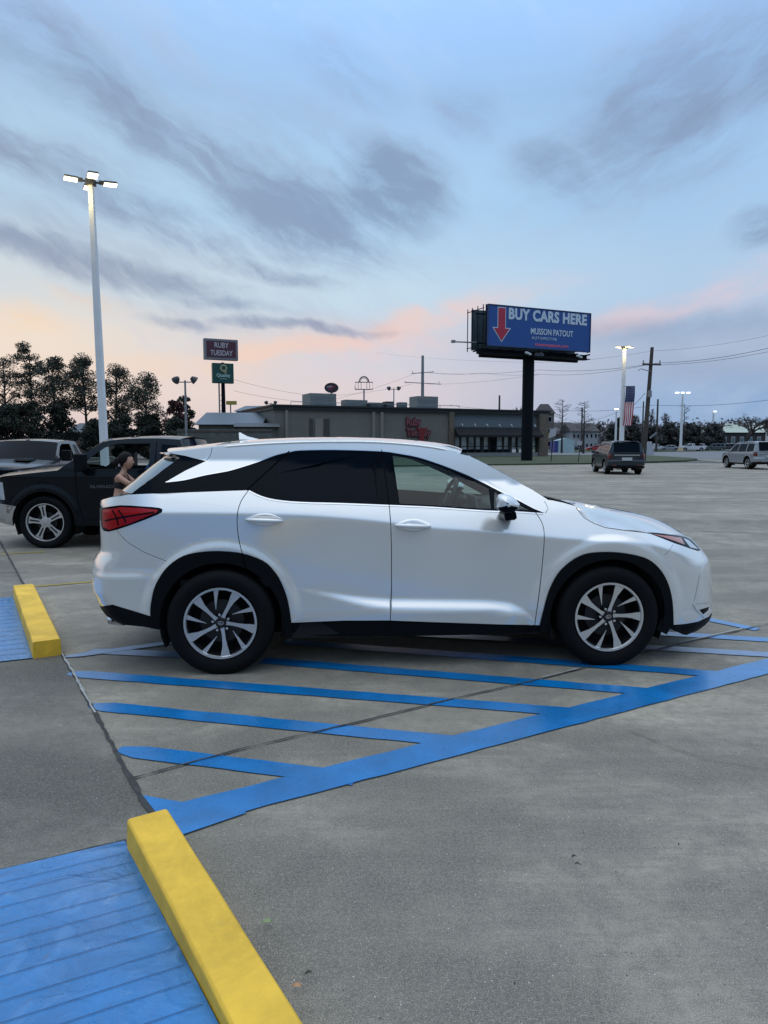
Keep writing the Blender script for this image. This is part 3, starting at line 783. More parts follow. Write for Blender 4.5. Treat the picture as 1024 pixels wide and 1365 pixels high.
    # mirrors
    for s in (-1, 1):
        y0 = .95
        mr = HF.hit(672, 671, -1.03); cx, cz = mr
        shell = MB(); n1, n2 = 14, 20
        for i in range(n1 + 1):
            t = i / n1; yy = -.10 + .20 * t; k = (1 - abs(2 * t - 1) ** 2.6) ** .45 if 0 < t < 1 else .0
            for j in range(n2):
                a = 2 * math.pi * j / n2; ca, sa = math.cos(a), math.sin(a)
                ex_ = .088 * ca * k * (1.0 if ca > 0 else .86); ez_ = .068 * sa * k
                if sa > 0: ex_ -= .010 * sa; 
                shell.v.append((cx + ex_ + .018 * (1 - t), s * (y0 + .12 + yy), cz + ez_ + .014 * ca * (-1) * (sa > 0)))
        for i in range(n1):
            for j in range(n2): shell.face((i * n2 + j, i * n2 + (j + 1) % n2, (i + 1) * n2 + (j + 1) % n2, (i + 1) * n2 + j), 1 if 10 < j < 19 else 0)
        mo = shell.build('mirror', [M['white_paint'], M['gloss_black']], T, smooth=True)
        foot = MB(); foot.box((cx + .035, s * (y0 + .055), cz - .085), (.085, .17, .055), 0, Matrix.Rotation(R(-12), 3, 'Y')); foot.box((cx + .05, s * (y0 - .03), cz - .10), (.10, .12, .05))
        foot.build('mirror_foot', M['gloss_black'], mo, bevel=.012)
    # under side, wells, wheels
    wheel_wells(T, (RW, FW), .37, .430, .89, .50)
    ub = MB(); ub.box((0, 0, .30), (1.95, 1.66, .14)); ub.box((-2.0, 0, .40), (.42, 1.40, .12)); ub.box((2.0, 0, .33), (.44, 1.2, .12)); ub.box((RW, 0, .42), (.9, .98, .16)); ub.box((FW, 0, .42), (.9, .98, .16))
    ub.build('underbody', M['dark_void'], T)
    ex_ = MB(); px, pz = -2.20, .335; ex_.lathe([(.034, -.02), (.034, .10), (.026, .10), (.026, -.02)], 20, 'Y', (0, 0, 0), close=True)
    eo = ex_.build('exhaust_tip', M['chrome'], T, smooth=True); eo.location = (px + .04, -.62, pz - .01); eo.rotation_euler = (0, 0, R(70))
    q = S(892, 846)
    for s in (1, -1):
        fl = MB(); fl.box((q[0] - .045, s * .80, .285), (.09, .17, .10), 0, Matrix.Rotation(R(25), 3, 'Y'))
        fl.build('air_flap', M['black_trim'], T)
    for x in (RW, FW):
        for s in (-1, 1): add_wheel(T, x, s, .925, .376, .252, spokes_suv, .235, spin={RW: 0, FW: -11}[x] if s < 0 else 20)
    # cabin
    fl2 = MB(); fl2.box((-.2, 0, .62), (3.0, 1.5, .06)); fl2.build('cabin_floor', M['interior'], T)
    dash = MB(); dash.prism([(.55, .62), (.58, 1.02), (.66, 1.13), (.95, 1.16), (1.15, 1.12), (1.15, .62)], -.70, .70, lambda x, z, y: (x, y, z)); dash.box((.60, .37, 1.13), (.16, .34, .06))
    dash.build('dashboard', M['interior'], T, bevel=.02)
    cons = MB(); cons.box((.2, 0, .80), (.9, .26, .34)); cons.box((.56, 0, 1.14), (.03, .30, .13), 0, Matrix.Rotation(R(-15), 3, 'Y')); cons.build('centre_console', M['interior_light'], T, bevel=.02)
    st = bpy.data.objects.new('steering_wheel', None); COL.objects.link(st); st.parent = T; st.location = (.40, .37, 1.14); st.rotation_euler = (0, R(-66), 0)
    sw = MB(); sw.tube([(.185 * math.cos(R(a)), .185 * math.sin(R(a)), 0) for a in range(0, 361, 12)], .017, 8, cap=False); sw.build('steering_rim', M['interior'], st, smooth=True)
    hb = MB(); hb.box((0, 0, -.01), (.12, .13, .05)); hb.box((0, .1, -.01), (.03, .12, .02)); hb.box((0, -.1, -.01), (.03, .12, .02)); hb.box((-.1, 0, -.01), (.12, .03, .02)); hb.build('steering_hub', M['interior_light'], st, bevel=.01)
    for y in (-.37, .37):
        se = bpy.data.objects.new('front_seat', None); COL.objects.link(se); se.parent = T; se.location = (-.35, y, 0)
        a = MB(); a.box((.12, 0, .80), (.52, .50, .16)); a.build('seat_cushion', M['interior'], se, bevel=.05)
        a = MB(); a.box((-.20, 0, 1.12), (.15, .48, .62), 0, Matrix.Rotation(R(-14), 3, 'Y')); a.build('seat_back', M['interior'], se, bevel=.05)
        a = MB(); a.box((-.31, 0, 1.50), (.10, .25, .17), 0, Matrix.Rotation(R(-10), 3, 'Y')); a.build('headrest', M['interior'], se, bevel=.03)
    a = MB(); a.box((-1.15, 0, .85), (.5, 1.3, .2)); a.box((-1.42, 0, 1.15), (.16, 1.3, .65), 0, Matrix.Rotation(R(-16), 3, 'Y')); a.build('rear_seat', M['interior'], T, bevel=.05)
    a = MB(); a.box((.52, 0, 1.49), (.03, .24, .07)); a.build('rear_view_mirror', M['interior'], T, bevel=.01)
    # dark headliner under the roof and pillars
    hlr = [(x - .02 if k == 0 else x, y - .04, z - .035) for k, (x, y, z) in enumerate(nr)]
    top_skin('headliner', hlr, [(x, y, z - .04) for x, y, z in cr], M['interior_light'], T)
    return T
HERO = build_hero()

# ------------------------------------------------------------------ ground, paving, paint
def nodes_mat(name):
    m = bpy.data.materials.new(name); m.use_nodes = True; return m, m.node_tree, m.node_tree.nodes['Principled BSDF']
def concrete(name, c1, c2, stain, rough=.8, streak=0.0, speck=True, bump=.5, rz=0.0, spots=()):
    m, nt, b = nodes_mat(name); N, L = nt.nodes, nt.links
    tc = N.new('ShaderNodeTexCoord'); mp = N.new('ShaderNodeMapping'); L.new(tc.outputs['Object'], mp.inputs[0]); mp.inputs['Rotation'].default_value = (0, 0, rz)
    V = mp.outputs[0]
    def nz(s, d=6, r=.6, src=V, dist=0):
        t = N.new('ShaderNodeTexNoise'); t.inputs['Scale'].default_value = s; t.inputs['Detail'].default_value = d; t.inputs['Roughness'].default_value = r; t.inputs['Distortion'].default_value = dist
        L.new(src, t.inputs['Vector']); return t.outputs[0]
    def mr(x, a, b_, c=0, d=1):
        t = N.new('ShaderNodeMapRange'); L.new(x, t.inputs[0])
        for i, q in enumerate((a, b_, c, d)): t.inputs[i + 1].default_value = q
        return t.outputs[0]
    def mx(f, a, b_, bt='MIX'):
        t = N.new('ShaderNodeMix'); t.data_type = 'RGBA'; t.blend_type = bt
        for s_, x in ((t.inputs[0], f), (t.inputs[6], a), (t.inputs[7], b_)):
            if isinstance(x, tuple): s_.default_value = x if len(x) == 4 else x + (1,)
            elif isinstance(x, float): s_.default_value = x
            else: L.new(x, s_)
        return t.outputs[2]
    big = nz(.32, 5, .6, dist=.6); mid = nz(1.7, 8, .68, dist=.3); fine = nz(70, 6, .75); grit = nz(230, 3, .6)
    c = mx(mr(mid, .40, .60), c1, c2)
    c = mx(mr(big, .46, .64, 0, .75), c, stain)
    sp = N.new('ShaderNodeMapping'); sp.inputs['Scale'].default_value = (.22, 1.6, 1); L.new(tc.outputs['Object'], sp.inputs[0])
    far = nz(.5, 7, .62, sp.outputs[0], .4)
    c = mx(mr(far, .42, .62, 0, streak), c, stain)
    wide = N.new('ShaderNodeMapping'); wide.inputs['Scale'].default_value = (.05, .30, 1); L.new(tc.outputs['Object'], wide.inputs[0])
    wd = nz(.9, 8, .7, wide.outputs[0], 1.0)
    c = mx(mr(wd, .50, .66, 0, .45), c, tuple(min(1, x * 1.3) for x in c2))
    blot = nz(.9, 9, .75, dist=1.2)
    c = mx(mr(blot, .50, .68, 0, .62), c, tuple(x * .62 for x in stain))
    pale = nz(.75, 8, .7, dist=.8)
    c = mx(mr(pale, .50, .66, 0, .40), c, tuple(min(1, x * 1.35) for x in c2))
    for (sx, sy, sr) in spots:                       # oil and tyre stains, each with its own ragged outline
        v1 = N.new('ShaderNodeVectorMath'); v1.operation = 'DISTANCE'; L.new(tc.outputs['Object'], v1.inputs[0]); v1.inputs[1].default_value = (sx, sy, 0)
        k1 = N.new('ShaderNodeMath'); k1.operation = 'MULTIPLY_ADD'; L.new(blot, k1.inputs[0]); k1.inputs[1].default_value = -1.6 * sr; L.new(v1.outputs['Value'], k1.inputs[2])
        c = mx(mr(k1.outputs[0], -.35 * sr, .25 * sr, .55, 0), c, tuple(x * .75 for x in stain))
    med = nz(14, 8, .78)
    brm = N.new('ShaderNodeMapping'); brm.inputs['Scale'].default_value = (3.0, 34, 1); brm.inputs['Rotation'].default_value = (0, 0, rz * .5); L.new(tc.outputs['Object'], brm.inputs[0])
    bro = nz(1.0, 6, .7, brm.outputs[0], .2); c = mx(mr(bro, .48, .64, 0, .34), c, tuple(x * .55 for x in c1))
    c = mx(mr(med, .44, .62, 0, .50), c, tuple(x * .50 for x in c1))
    c = mx(mr(fine, .38, .62, .08, .50), c, mx(mr(grit, .40, .62), tuple(x * .45 for x in c1), tuple(x * 1.6 for x in c2)))
    if speck:
        vo = N.new('ShaderNodeTexVoronoi'); vo.inputs['Scale'].default_value = 60; L.new(V, vo.inputs['Vector'])
        sel = N.new('ShaderNodeTexWhiteNoise'); L.new(vo.outputs['Position'], sel.inputs['Vector'])
        a = mr(vo.outputs['Distance'], .16, .10); s1 = N.new('ShaderNodeMath'); s1.operation = 'MULTIPLY'; L.new(a, s1.inputs[0]); L.new(mr(sel.outputs['Value'], .90, .96), s1.inputs[1])
        c = mx(s1.outputs[0], c, (.62, .62, .60))
        a2 = mr(vo.outputs['Distance'], .22, .12); s2 = N.new('ShaderNodeMath'); s2.operation = 'MULTIPLY'; L.new(a2, s2.inputs[0]); L.new(mr(sel.outputs['Value'], .10, .03), s2.inputs[1])
        c = mx(s2.outputs[0], c, (.05, .05, .05))
    L.new(c, b.inputs['Base Color']); L.new(mr(mid, .3, .7, rough - .12, rough + .1), b.inputs['Roughness'])
    bp = N.new('ShaderNodeBump'); bp.inputs['Strength'].default_value = bump; bp.inputs['Distance'].default_value = .006
    ad = N.new('ShaderNodeMath'); ad.operation = 'ADD'; L.new(fine, ad.inputs[0]); L.new(grit, ad.inputs[1])
    L.new(ad.outputs[0], bp.inputs['Height']); L.new(bp.outputs[0], b.inputs['Normal'])
    return m
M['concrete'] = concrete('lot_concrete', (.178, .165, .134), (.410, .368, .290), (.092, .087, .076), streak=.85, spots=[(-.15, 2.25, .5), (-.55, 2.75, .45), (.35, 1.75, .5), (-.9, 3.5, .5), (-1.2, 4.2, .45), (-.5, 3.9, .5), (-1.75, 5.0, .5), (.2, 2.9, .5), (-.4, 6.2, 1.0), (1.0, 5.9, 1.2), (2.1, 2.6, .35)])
M['walk'] = concrete('walk_concrete', (.125, .118, .099), (.285, .264, .215), (.050, .049, .045), rz=.6, streak=.5, spots=[(-1.3, 3.15, .5), (-1.15, 3.6, .35), (-1.9, 3.4, .5), (-2.6, 5.0, .5)])
M['asphalt'] = concrete('old_asphalt', (.15, .155, .16), (.19, .195, .20), (.11, .115, .12), rough=.85)
def paint(name, col, worn, rough, wear=.45, bump=.25, grooves=None, spec=.5, coat=0.0, wave=0.0):
    m, nt, b = nodes_mat(name); N, L = nt.nodes, nt.links
    tc = N.new('ShaderNodeTexCoord')
    def nz(s, d=6, r=.6, dist=0.0):
        t = N.new('ShaderNodeTexNoise'); t.inputs['Scale'].default_value = s; t.inputs['Detail'].default_value = d; t.inputs['Roughness'].default_value = r; t.inputs['Distortion'].default_value = dist
        L.new(tc.outputs['Object'], t.inputs['Vector']); return t.outputs[0]
    def mr(x, a, b_, c=0, d=1):
        t = N.new('ShaderNodeMapRange'); L.new(x, t.inputs[0])
        for i, q in enumerate((a, b_, c, d)): t.inputs[i + 1].default_value = q
        return t.outputs[0]
    def mx(f, a, b_):
        t = N.new('ShaderNodeMix'); t.data_type = 'RGBA'
        for s_, x in ((t.inputs[0], f), (t.inputs[6], a), (t.inputs[7], b_)):
            if isinstance(x, tuple): s_.default_value = x + (1,)
            else: L.new(x, s_)
        return t.outputs[2]
    mot = nz(3.0, 6, .65, .4); fine = nz(60, 5, .7); w = nz(9, 8, .75)
    c = mx(mr(mot, .35, .65), col, tuple(x * .68 for x in col))
    c = mx(mr(fine, .55, .75, 0, .35), c, tuple(min(1, x * 1.25 + .01) for x in col))
    c = mx(mr(w, .60, .72, 0, wear), c, worn)
    L.new(c, b.inputs['Base Color']); L.new(mr(fine, .3, .7, rough - .06, rough + .1), b.inputs['Roughness'])
    b.inputs['Specular IOR Level'].default_value = spec; b.inputs['Coat Weight'].default_value = coat; b.inputs['Coat Roughness'].default_value = .22
    bp = N.new('ShaderNodeBump'); bp.inputs['Strength'].default_value = bump; bp.inputs['Distance'].default_value = .003
    L.new(fine, bp.inputs['Height'])
    if wave:
        wv2 = nz(5.5, 3, .5, 1.4); b2_ = N.new('ShaderNodeBump'); b2_.inputs['Strength'].default_value = .8 * wave; b2_.inputs['Distance'].default_value = .02
        L.new(wv2, b2_.inputs['Height']); L.new(b2_.outputs[0], bp.inputs['Normal'])
        sc2 = nz(26, 8, .8, .5); c = mx(mr(sc2, .56, .66, 0, .5), c, tuple(x * .45 for x in col)); c = mx(mr(wv2, .52, .72, 0, .28), c, (.16, .36, .66)); L.new(c, b.inputs['Base Color'])
    L.new(bp.outputs[0], b.inputs['Normal'])
    return m
M['blue_line'] = paint('blue_line_paint', (.0, .185, .50), (.10, .16, .22), .30, .15, .06, spec=.6, coat=.7)
M['blue_ramp'] = paint('blue_ramp_paint', (.002, .175, .47), (.16, .30, .48), .28, .8, .5, spec=.7, coat=.5, wave=1.0)
M['yellow_kerb'] = paint('yellow_kerb_paint', (.92, .555, .045), (.50, .36, .09), .6, .30, .5)
M['yellow_line'] = paint('yellow_line_paint', (.42, .30, .05), (.22, .21, .17), .6, .9)
M['joint'] = mat('joint_filler', (.042, .042, .040), .85, var=.3, vscale=20)
M['joint_pale'] = mat('pale_joint_sealant', (.34, .34, .32), .7, var=.2, vscale=20)
M['groove'] = mat('groove_blue', (.008, .065, .19), .7, var=.3)
M['grass'] = mat('lawn_grass', (.048, .060, .024), .95, var=.4, vscale=.8, bump=.8, bscale=12)
M['dirt'] = mat('verge_ground', (.10, .10, .085), .95, var=.3, vscale=.2)

def sheet(name, pts, z, m, kind='structure', parent=None, label=None):
    mb = MB(); mb.poly([(p[0], p[1], z) for p in pts]); o = mb.build(name, m, parent, fixn=False)
    if o.data.polygons[0].normal.z < 0: o.data.flip_normals()
    if kind: tag(o, kind=kind)
    return o
sheet('ground', [(-900, -60), (900, -60), (900, 1500), (-900, 1500)], -.03, M['dirt'])
sheet('parking_lot', [(-90, -40), (90, -40), (70, 56), (70, 100), (36, 100), (30, 60), (-90, 60)], 0, M['concrete'])
# walkway left of the joint
JL = [G(0, 722), G(38, 784), G(95, 890), G(150, 992), G(200, 1085), G(245, 1165), G(330, 1330), G(395, 1470)]
JL = [tuple(p[:2]) for p in JL]
a0, a1 = Vector(JL[0]), Vector(JL[4]); jd = (a1 - a0).normalized(); jn = Vector((-jd.y, jd.x))
if jn.x > 0: jn = -jn
p0 = a0 - jd * 14; p1 = a1 + jd * 6
sheet('walkway', [p0, p1, p1 + jn * 9, p0 + jn * 14], .004, M['walk'])
def ribbon(name, line, w, z, m, kind='structure', wob=.0, parent=None, seed=1):
    L_ = [Vector(p[:2]) for p in line]; rnd = random.Random(seed)
    P = []
    for a, b in zip(L_, L_[1:]):
        k = max(1, int((b - a).length / .06)) if wob else 1
        for q in range(k): P.append(a + (b - a) * q / k)
    P.append(L_[-1]); mb = MB(); A = []; B = []
    for i, p in enumerate(P):
        d = (P[min(i + 1, len(P) - 1)] - P[max(i - 1, 0)]).normalized(); n_ = Vector((-d.y, d.x))
        A.append(p + n_ * (w / 2 + rnd.uniform(-wob, wob))); B.append(p - n_ * (w / 2 + rnd.uniform(-wob, wob)))
    n_ = len(P); mb.v = [(p.x, p.y, z) for p in A] + [(p.x, p.y, z) for p in B]
    for i in range(n_ - 1): mb.face((i, i + 1, n_ + i + 1, n_ + i))
    o = mb.build(name, m, parent, fixn=False)
    if o.data.polygons[0].normal.z < 0: o.data.flip_normals()
    if kind: tag(o, kind=kind)
    return o
ribbon('pavement_joint', [p0, p1], .021, .0100, M['joint'], wob=.007)
ribbon('pavement_joint', [G(76, 862), G(95, 893), G(112, 925), G(127, 952)], .014, .0125, M['joint_pale'], wob=.005, seed=4)
j2 = [G(178, 1039), G(330, 998), G(470, 966), G(600, 934), G(715, 908), G(800, 886), G(900, 861), G(1010, 836), G(1120, 812)]
ribbon('pavement_joint', j2, .012, .0105, M['joint'], wob=.005, seed=2)
ribbon('pavement_joint', [G(722, 905), G(770, 893)], .012, .0125, M['joint_pale'], wob=.003, seed=3)
ribbon('pavement_joint', [G(906, 858), G(960, 846), G(990, 839)], .016, .0125, M['joint_pale'], wob=.003, seed=6)
ribbon('pavement_joint', [G(0, 1163) + Vector((-1.0, -.15, 0)), G(0, 1163), G(168, 1122)], .014, .0095, M['joint'], wob=.003, seed=8)
ribbon('pavement_joint', [G(-40, 765), G(38, 763)], .014, .0095, M['joint'], wob=.003, seed=8)
for k, (pa, pb) in enumerate([((700, 700), (1030, 712)), ((560, 655), (1040, 662)), ((735, 640), (1050, 640)), ((925, 900), (700, 640))]):
    if k < 3: ribbon('pavement_joint', [G(*pa), G(*pb)], .02, .009, M['joint'], wob=.006, seed=20 + k)
crack = [G(800, 962), G(845, 978), G(900, 1000), G(960, 1018), G(1040, 1030)]
ribbon('pavement_crack', crack, .003, .009, M['joint'], wob=.0022, seed=12)
# blue striped area: one painted marking, lines in one flat layer each a step above the last
mk = MB()
def stripe(mb, a, b, w, z, rounded=True):
    a = Vector(a[:2]); b = Vector(b[:2]); d = (b - a); L_ = d.length; d = d.normalized(); n_ = Vector((-d.y, d.x)); rnd = random.Random(int(L_ * 1000))
    P = []; k = max(4, int(L_ / .12)); A = []; B = []
    for i in range(k + 1):
        p = a + d * (L_ * i / k); e = (1 - (1 - min(1, i * L_ / k / (w * .5))) ** 2) ** .5 if rounded and i * L_ / k < w * .5 else 1
        if i == 0 and rounded: e = .45
        A.append(p + n_ * (w / 2 * e + rnd.uniform(-.004, .004))); B.append(p - n_ * (w / 2 * e + rnd.uniform(-.004, .004)))
    i0 = len(mb.v); mb.v += [(p.x, p.y, z) for p in A] + [(p.x, p.y, z) for p in B]; n1 = k + 1
    for i in range(k): mb.face((i0 + i, i0 + n1 + i, i0 + n1 + i + 1, i0 + i + 1))
LN = [((158, 1000), (475, 1039)), ((121, 941), (640, 992.5)), ((92, 898), (775, 951)), ((120, 868), (330, 878)), ((350, 881), (878, 924)), ((378, 856), (965, 900)), ((460, 840), (1035, 874)), ((880, 845), (1080, 857)), ((928, 823), (1010, 840))]
z = .0060
fk = MB()
for k, (a, b) in enumerate(LN): stripe(fk if k in (3, 6) else mk, G(*a), G(*b), .138 if k < 8 else .12, z + .00012 * k, a[0] < 200)
stripe(mk, G(242, 1088), G(1120, 864), .215, .0075, False)
mk.poly([(*G(190, 1062)[:2], .0079), (*G(234, 1118)[:2], .0079), (*G(330, 1085)[:2], .0079), (*G(282, 1078)[:2], .0079)])
stripe(fk, G(86, 877), G(260, 853), .10, .0083, True)
fo2 = fk.build('sheen_road_marking', paint('sheen_blue_paint', (.16, .25, .42), (.30, .32, .34), .32, .5, .1, spec=.6, coat=.6)); tag(fo2, kind='structure')  # paler base blue carries the grazing sky sheen on the far stripes
if fo2.data.polygons[0].normal.z < 0: fo2.data.flip_normals()
mo = mk.build('blue_road_marking', M['blue_line'], fixn=True); tag(mo, kind='structure')
if mo.data.polygons[0].normal.z < 0: mo.data.flip_normals()
ribbon('yellow_line', [G(36, 783), G(200, 770)], .07, .006, M['yellow_line'], wob=.004)
ribbon('yellow_line', [G(0, 739), G(60, 736)], .07, .006, M['yellow_line'], wob=.004)
# blue ramps
def ramp_surface(name, pts, gd, label=None):
    o = sheet(name, pts, .013, M['blue_ramp']); return o
kd = (G(400, 1365) - G(168, 1125)); 
rA = G(0, 1163); rB = G(166, 1123); 
K0 = Vector(G(166, 1124)[:2]); K1 = Vector(G(295, 1365, .095)[:2]); kdir = (K1 - K0).normalized(); kper = (Vector(G(0, 1163)[:2]) - K0).normalized()
rz_ = lambda s_: .012 + .058 * s_               # the ramp climbs towards the walkway
rm = MB(); rm.poly([(*K0, rz_(0)), (*(K0 + kper * 2.6), rz_(0)), (*(K0 + kdir * 2.6 + kper * 2.6), rz_(2.6)), (*(K0 + kdir * 2.6), rz_(2.6))]); rm.poly([(*K0, 0), (*(K0 + kper * 2.6), 0), (*(K0 + kper * 2.6), rz_(0)), (*K0, rz_(0))]); rm.poly([(*(K0 + kdir * 2.6), 0), (*(K0 + kdir * 2.6), rz_(2.6)), (*(K0 + kdir * 2.6 + kper * 2.6), rz_(2.6)), (*(K0 + kdir * 2.6 + kper * 2.6), 0)])
ro = rm.build('blue_ramp', M['blue_ramp'], fixn=False); tag(ro, kind='structure')
if ro.data.polygons[0].normal.z < 0: ro.data.flip_normals()
gr = MB()
for k in range(1, 24):
    a = K0 + kdir * (.098 * k + .012 * math.sin(k * 1.7)) + kper * .015; b = a + kper * 2.5; w = kdir * .0013
    q_ = rz_(.098 * k + .012 * math.sin(k * 1.7)) + .003; gr.quad((*(a - w), q_), (*(a + w), q_), (*(b + w * 1.2), q_), (*(b - w), q_))
tag(gr.build('ramp_groove', M['groove'], fixn=False), kind='structure')
Q0 = Vector(G(44, 879)[:2]); qper = (Vector(G(0, 884)[:2]) - Q0).normalized(); Q1 = Vector(G(18, 797)[:2])
sheet('blue_ramp', [Q0, Q1, Q1 + qper * 2, Q0 + qper * 2], .013, M['blue_ramp'])
gr = MB(); qd = (Q1 - Q0)
for k in range(1, 16):
    a = Q0 + qd * (k / 16) + qper * .03; b = a + qper * 1.9; w = qd.normalized() * .003
    gr.quad((*(a - w), .0155), (*(a + w), .0155), (*(b + w), .0155), (*(b - w), .0155))
tag(gr.build('ramp_groove', M['groove'], fixn=False), kind='structure')
# yellow kerb blocks
def kerb(label, e0, d, length, width, hgt, perp):
    t = MB(); n = 24
    for i in range(n):
        pass
    prof = [(0, 0), (.003, hgt - .010), (.012, hgt), (width - .012, hgt), (width - .003, hgt - .010), (width, 0)]
    rnd = random.Random(3); rows = []
    for i in range(n + 1):
        s_ = length * i / n
        row = []
        for (a, hz) in prof:
            p = e0 + d * s_ + perp * (a + rnd.uniform(-.0008, .0008)); row.append(len(t.v)); t.v.append((p.x, p.y, hz + (rnd.uniform(-.0008, .0008) if hz else 0)))
        rows.append(row)
    for i in range(n):
        for k in range(len(prof) - 1): t.face((rows[i][k], rows[i][k + 1], rows[i + 1][k + 1], rows[i + 1][k]))
    t.face(tuple(rows[0])); t.face(tuple(rows[-1][::-1]))
    o = t.build('kerb_block', M['yellow_kerb'], smooth=False, bevel=.004)
    return tag(o, label, 'kerb', 'yellow kerb blocks along the walkway')
KH = .135; TL0, TL1, TR0 = (Vector(G(u, v, KH)[:2]) for u, v in ((168, 1092), (306, 1365), (222, 1079)))
kk = (TL1 - TL0).normalized(); kp2 = Vector((-kk.y, kk.x)); kp2 = kp2 if kp2.x > 0 else -kp2
kp = Vector((-kdir.y, kdir.x)); kp = kp if kp.x > 0 else -kp
kerb('long yellow kerb block in the foreground beside the large blue ramp', TL0, (TL1 - TL0).normalized(), 2.9, (TR0 - TL0).length * 1.07, KH, kp2)
qk = (Q0 - Q1).normalized(); qp = Vector((-qk.y, qk.x)); qp = qp if qp.x > 0 else -qp
kerb('short yellow kerb block beside the farther blue ramp, behind the white crossover', Q1, qk, (Q0 - Q1).length, .20, .135, qp)
# fallen leaves
def leaf(label, u, v, l, ang, m):
    p = G(u, v, .014); mb = MB(); n = 10
    up = []; dn = []
    for i in range(n + 1):
        t = i / n; w = .46 * l * math.sin(math.pi * t) ** .8; zz = .006 * math.sin(math.pi * t) + .004
        up.append((-l / 2 + l * t, w / 2, zz + .006)); dn.append((-l / 2 + l * t, -w / 2, zz + .003))
    mid = [(a[0], 0, a[2] - .004) for a in up]
    for A, B in ((up, mid), (mid, dn)):
        for i in range(n): mb.quad(A[i], A[i + 1], B[i + 1], B[i])
    o = mb.build('fallen_leaf', m, fixn=False); o.location = (p.x, p.y, .012); o.rotation_euler = (0, 0, R(ang)); return tag(o, label, 'leaf', 'leaves fallen on the concrete')
M['leaf_green'] = mat('leaf_green', (.22, .30, .13), .6, var=.2); M['leaf_brown'] = mat('leaf_brown', (.50, .26, .13), .6, var=.2); M['leaf_dark'] = mat('leaf_dark', (.045, .05, .035), .7, var=.2)
leaf('small pale green leaf beside the long yellow kerb block', 356, 1231, .034, 10, M['leaf_green'])
leaf('orange brown leaf on the concrete nearest the end of the long yellow kerb', 396, 1317, .028, 0, M['leaf_brown'])
leaf('dark curled leaf between the green and the orange leaves', 411, 1300, .022, 25, M['leaf_dark'])
leaf('flat dark leaf out on the open concrete', 765, 1144, .022, 20, M['leaf_dark'])
leaf('small dark leaf just below the other one on the open concrete', 770, 1154, .018, -10, M['leaf_dark'])
leaf('tiny black leaf on the right of the open concrete', 905, 1128, .012, 40, M['leaf_dark'])
leaf('tiny black leaf low down on the open concrete', 686, 1314, .012, 70, M['leaf_dark'])

# far ground: road, lawns, far lot
def px_sheet(name, px, z, m):
    return sheet(name, [tuple(G(u, v)[:2]) for u, v in px], z, m)
px_sheet('road', [(560, 606.5), (1500, 606.5), (1500, 600.5), (900, 599.2), (560, 599.2)], .012, M['asphalt'])
px_sheet('road', [(845, 618), (930, 612), (1500, 620), (1500, 604), (900, 606), (860, 606.5)], .020, M['asphalt'])
def lawn(name, px):
    P = [tuple(G(u, v)[:2]) for u, v in px]; mb = MB(); n = len(P)
    mb.v = [(x, y, .0) for x, y in P] + [(x, y, .12) for x, y in P]
    mb.face(tuple(range(n, 2 * n)))
    for i in range(n): mb.face((i, (i + 1) % n, n + (i + 1) % n, n + i))
    return tag(mb.build(name, M['grass']), kind='structure')
lawn('lawn', [(520, 622.5), (660, 620.5), (800, 618.8), (862, 617), (916, 615), (930, 613.2), (925, 612), (889, 609.6), (861, 607.8), (720, 608), (520, 609)])
lawn('lawn', [(700, 603.5), (880, 602.5), (990, 601), (1090, 599), (1090, 597.6), (700, 597.8)])
sheet('far_parking_lot', [(20, 250), (240, 230), (240, 480), (20, 480)], .006, M['asphalt'])

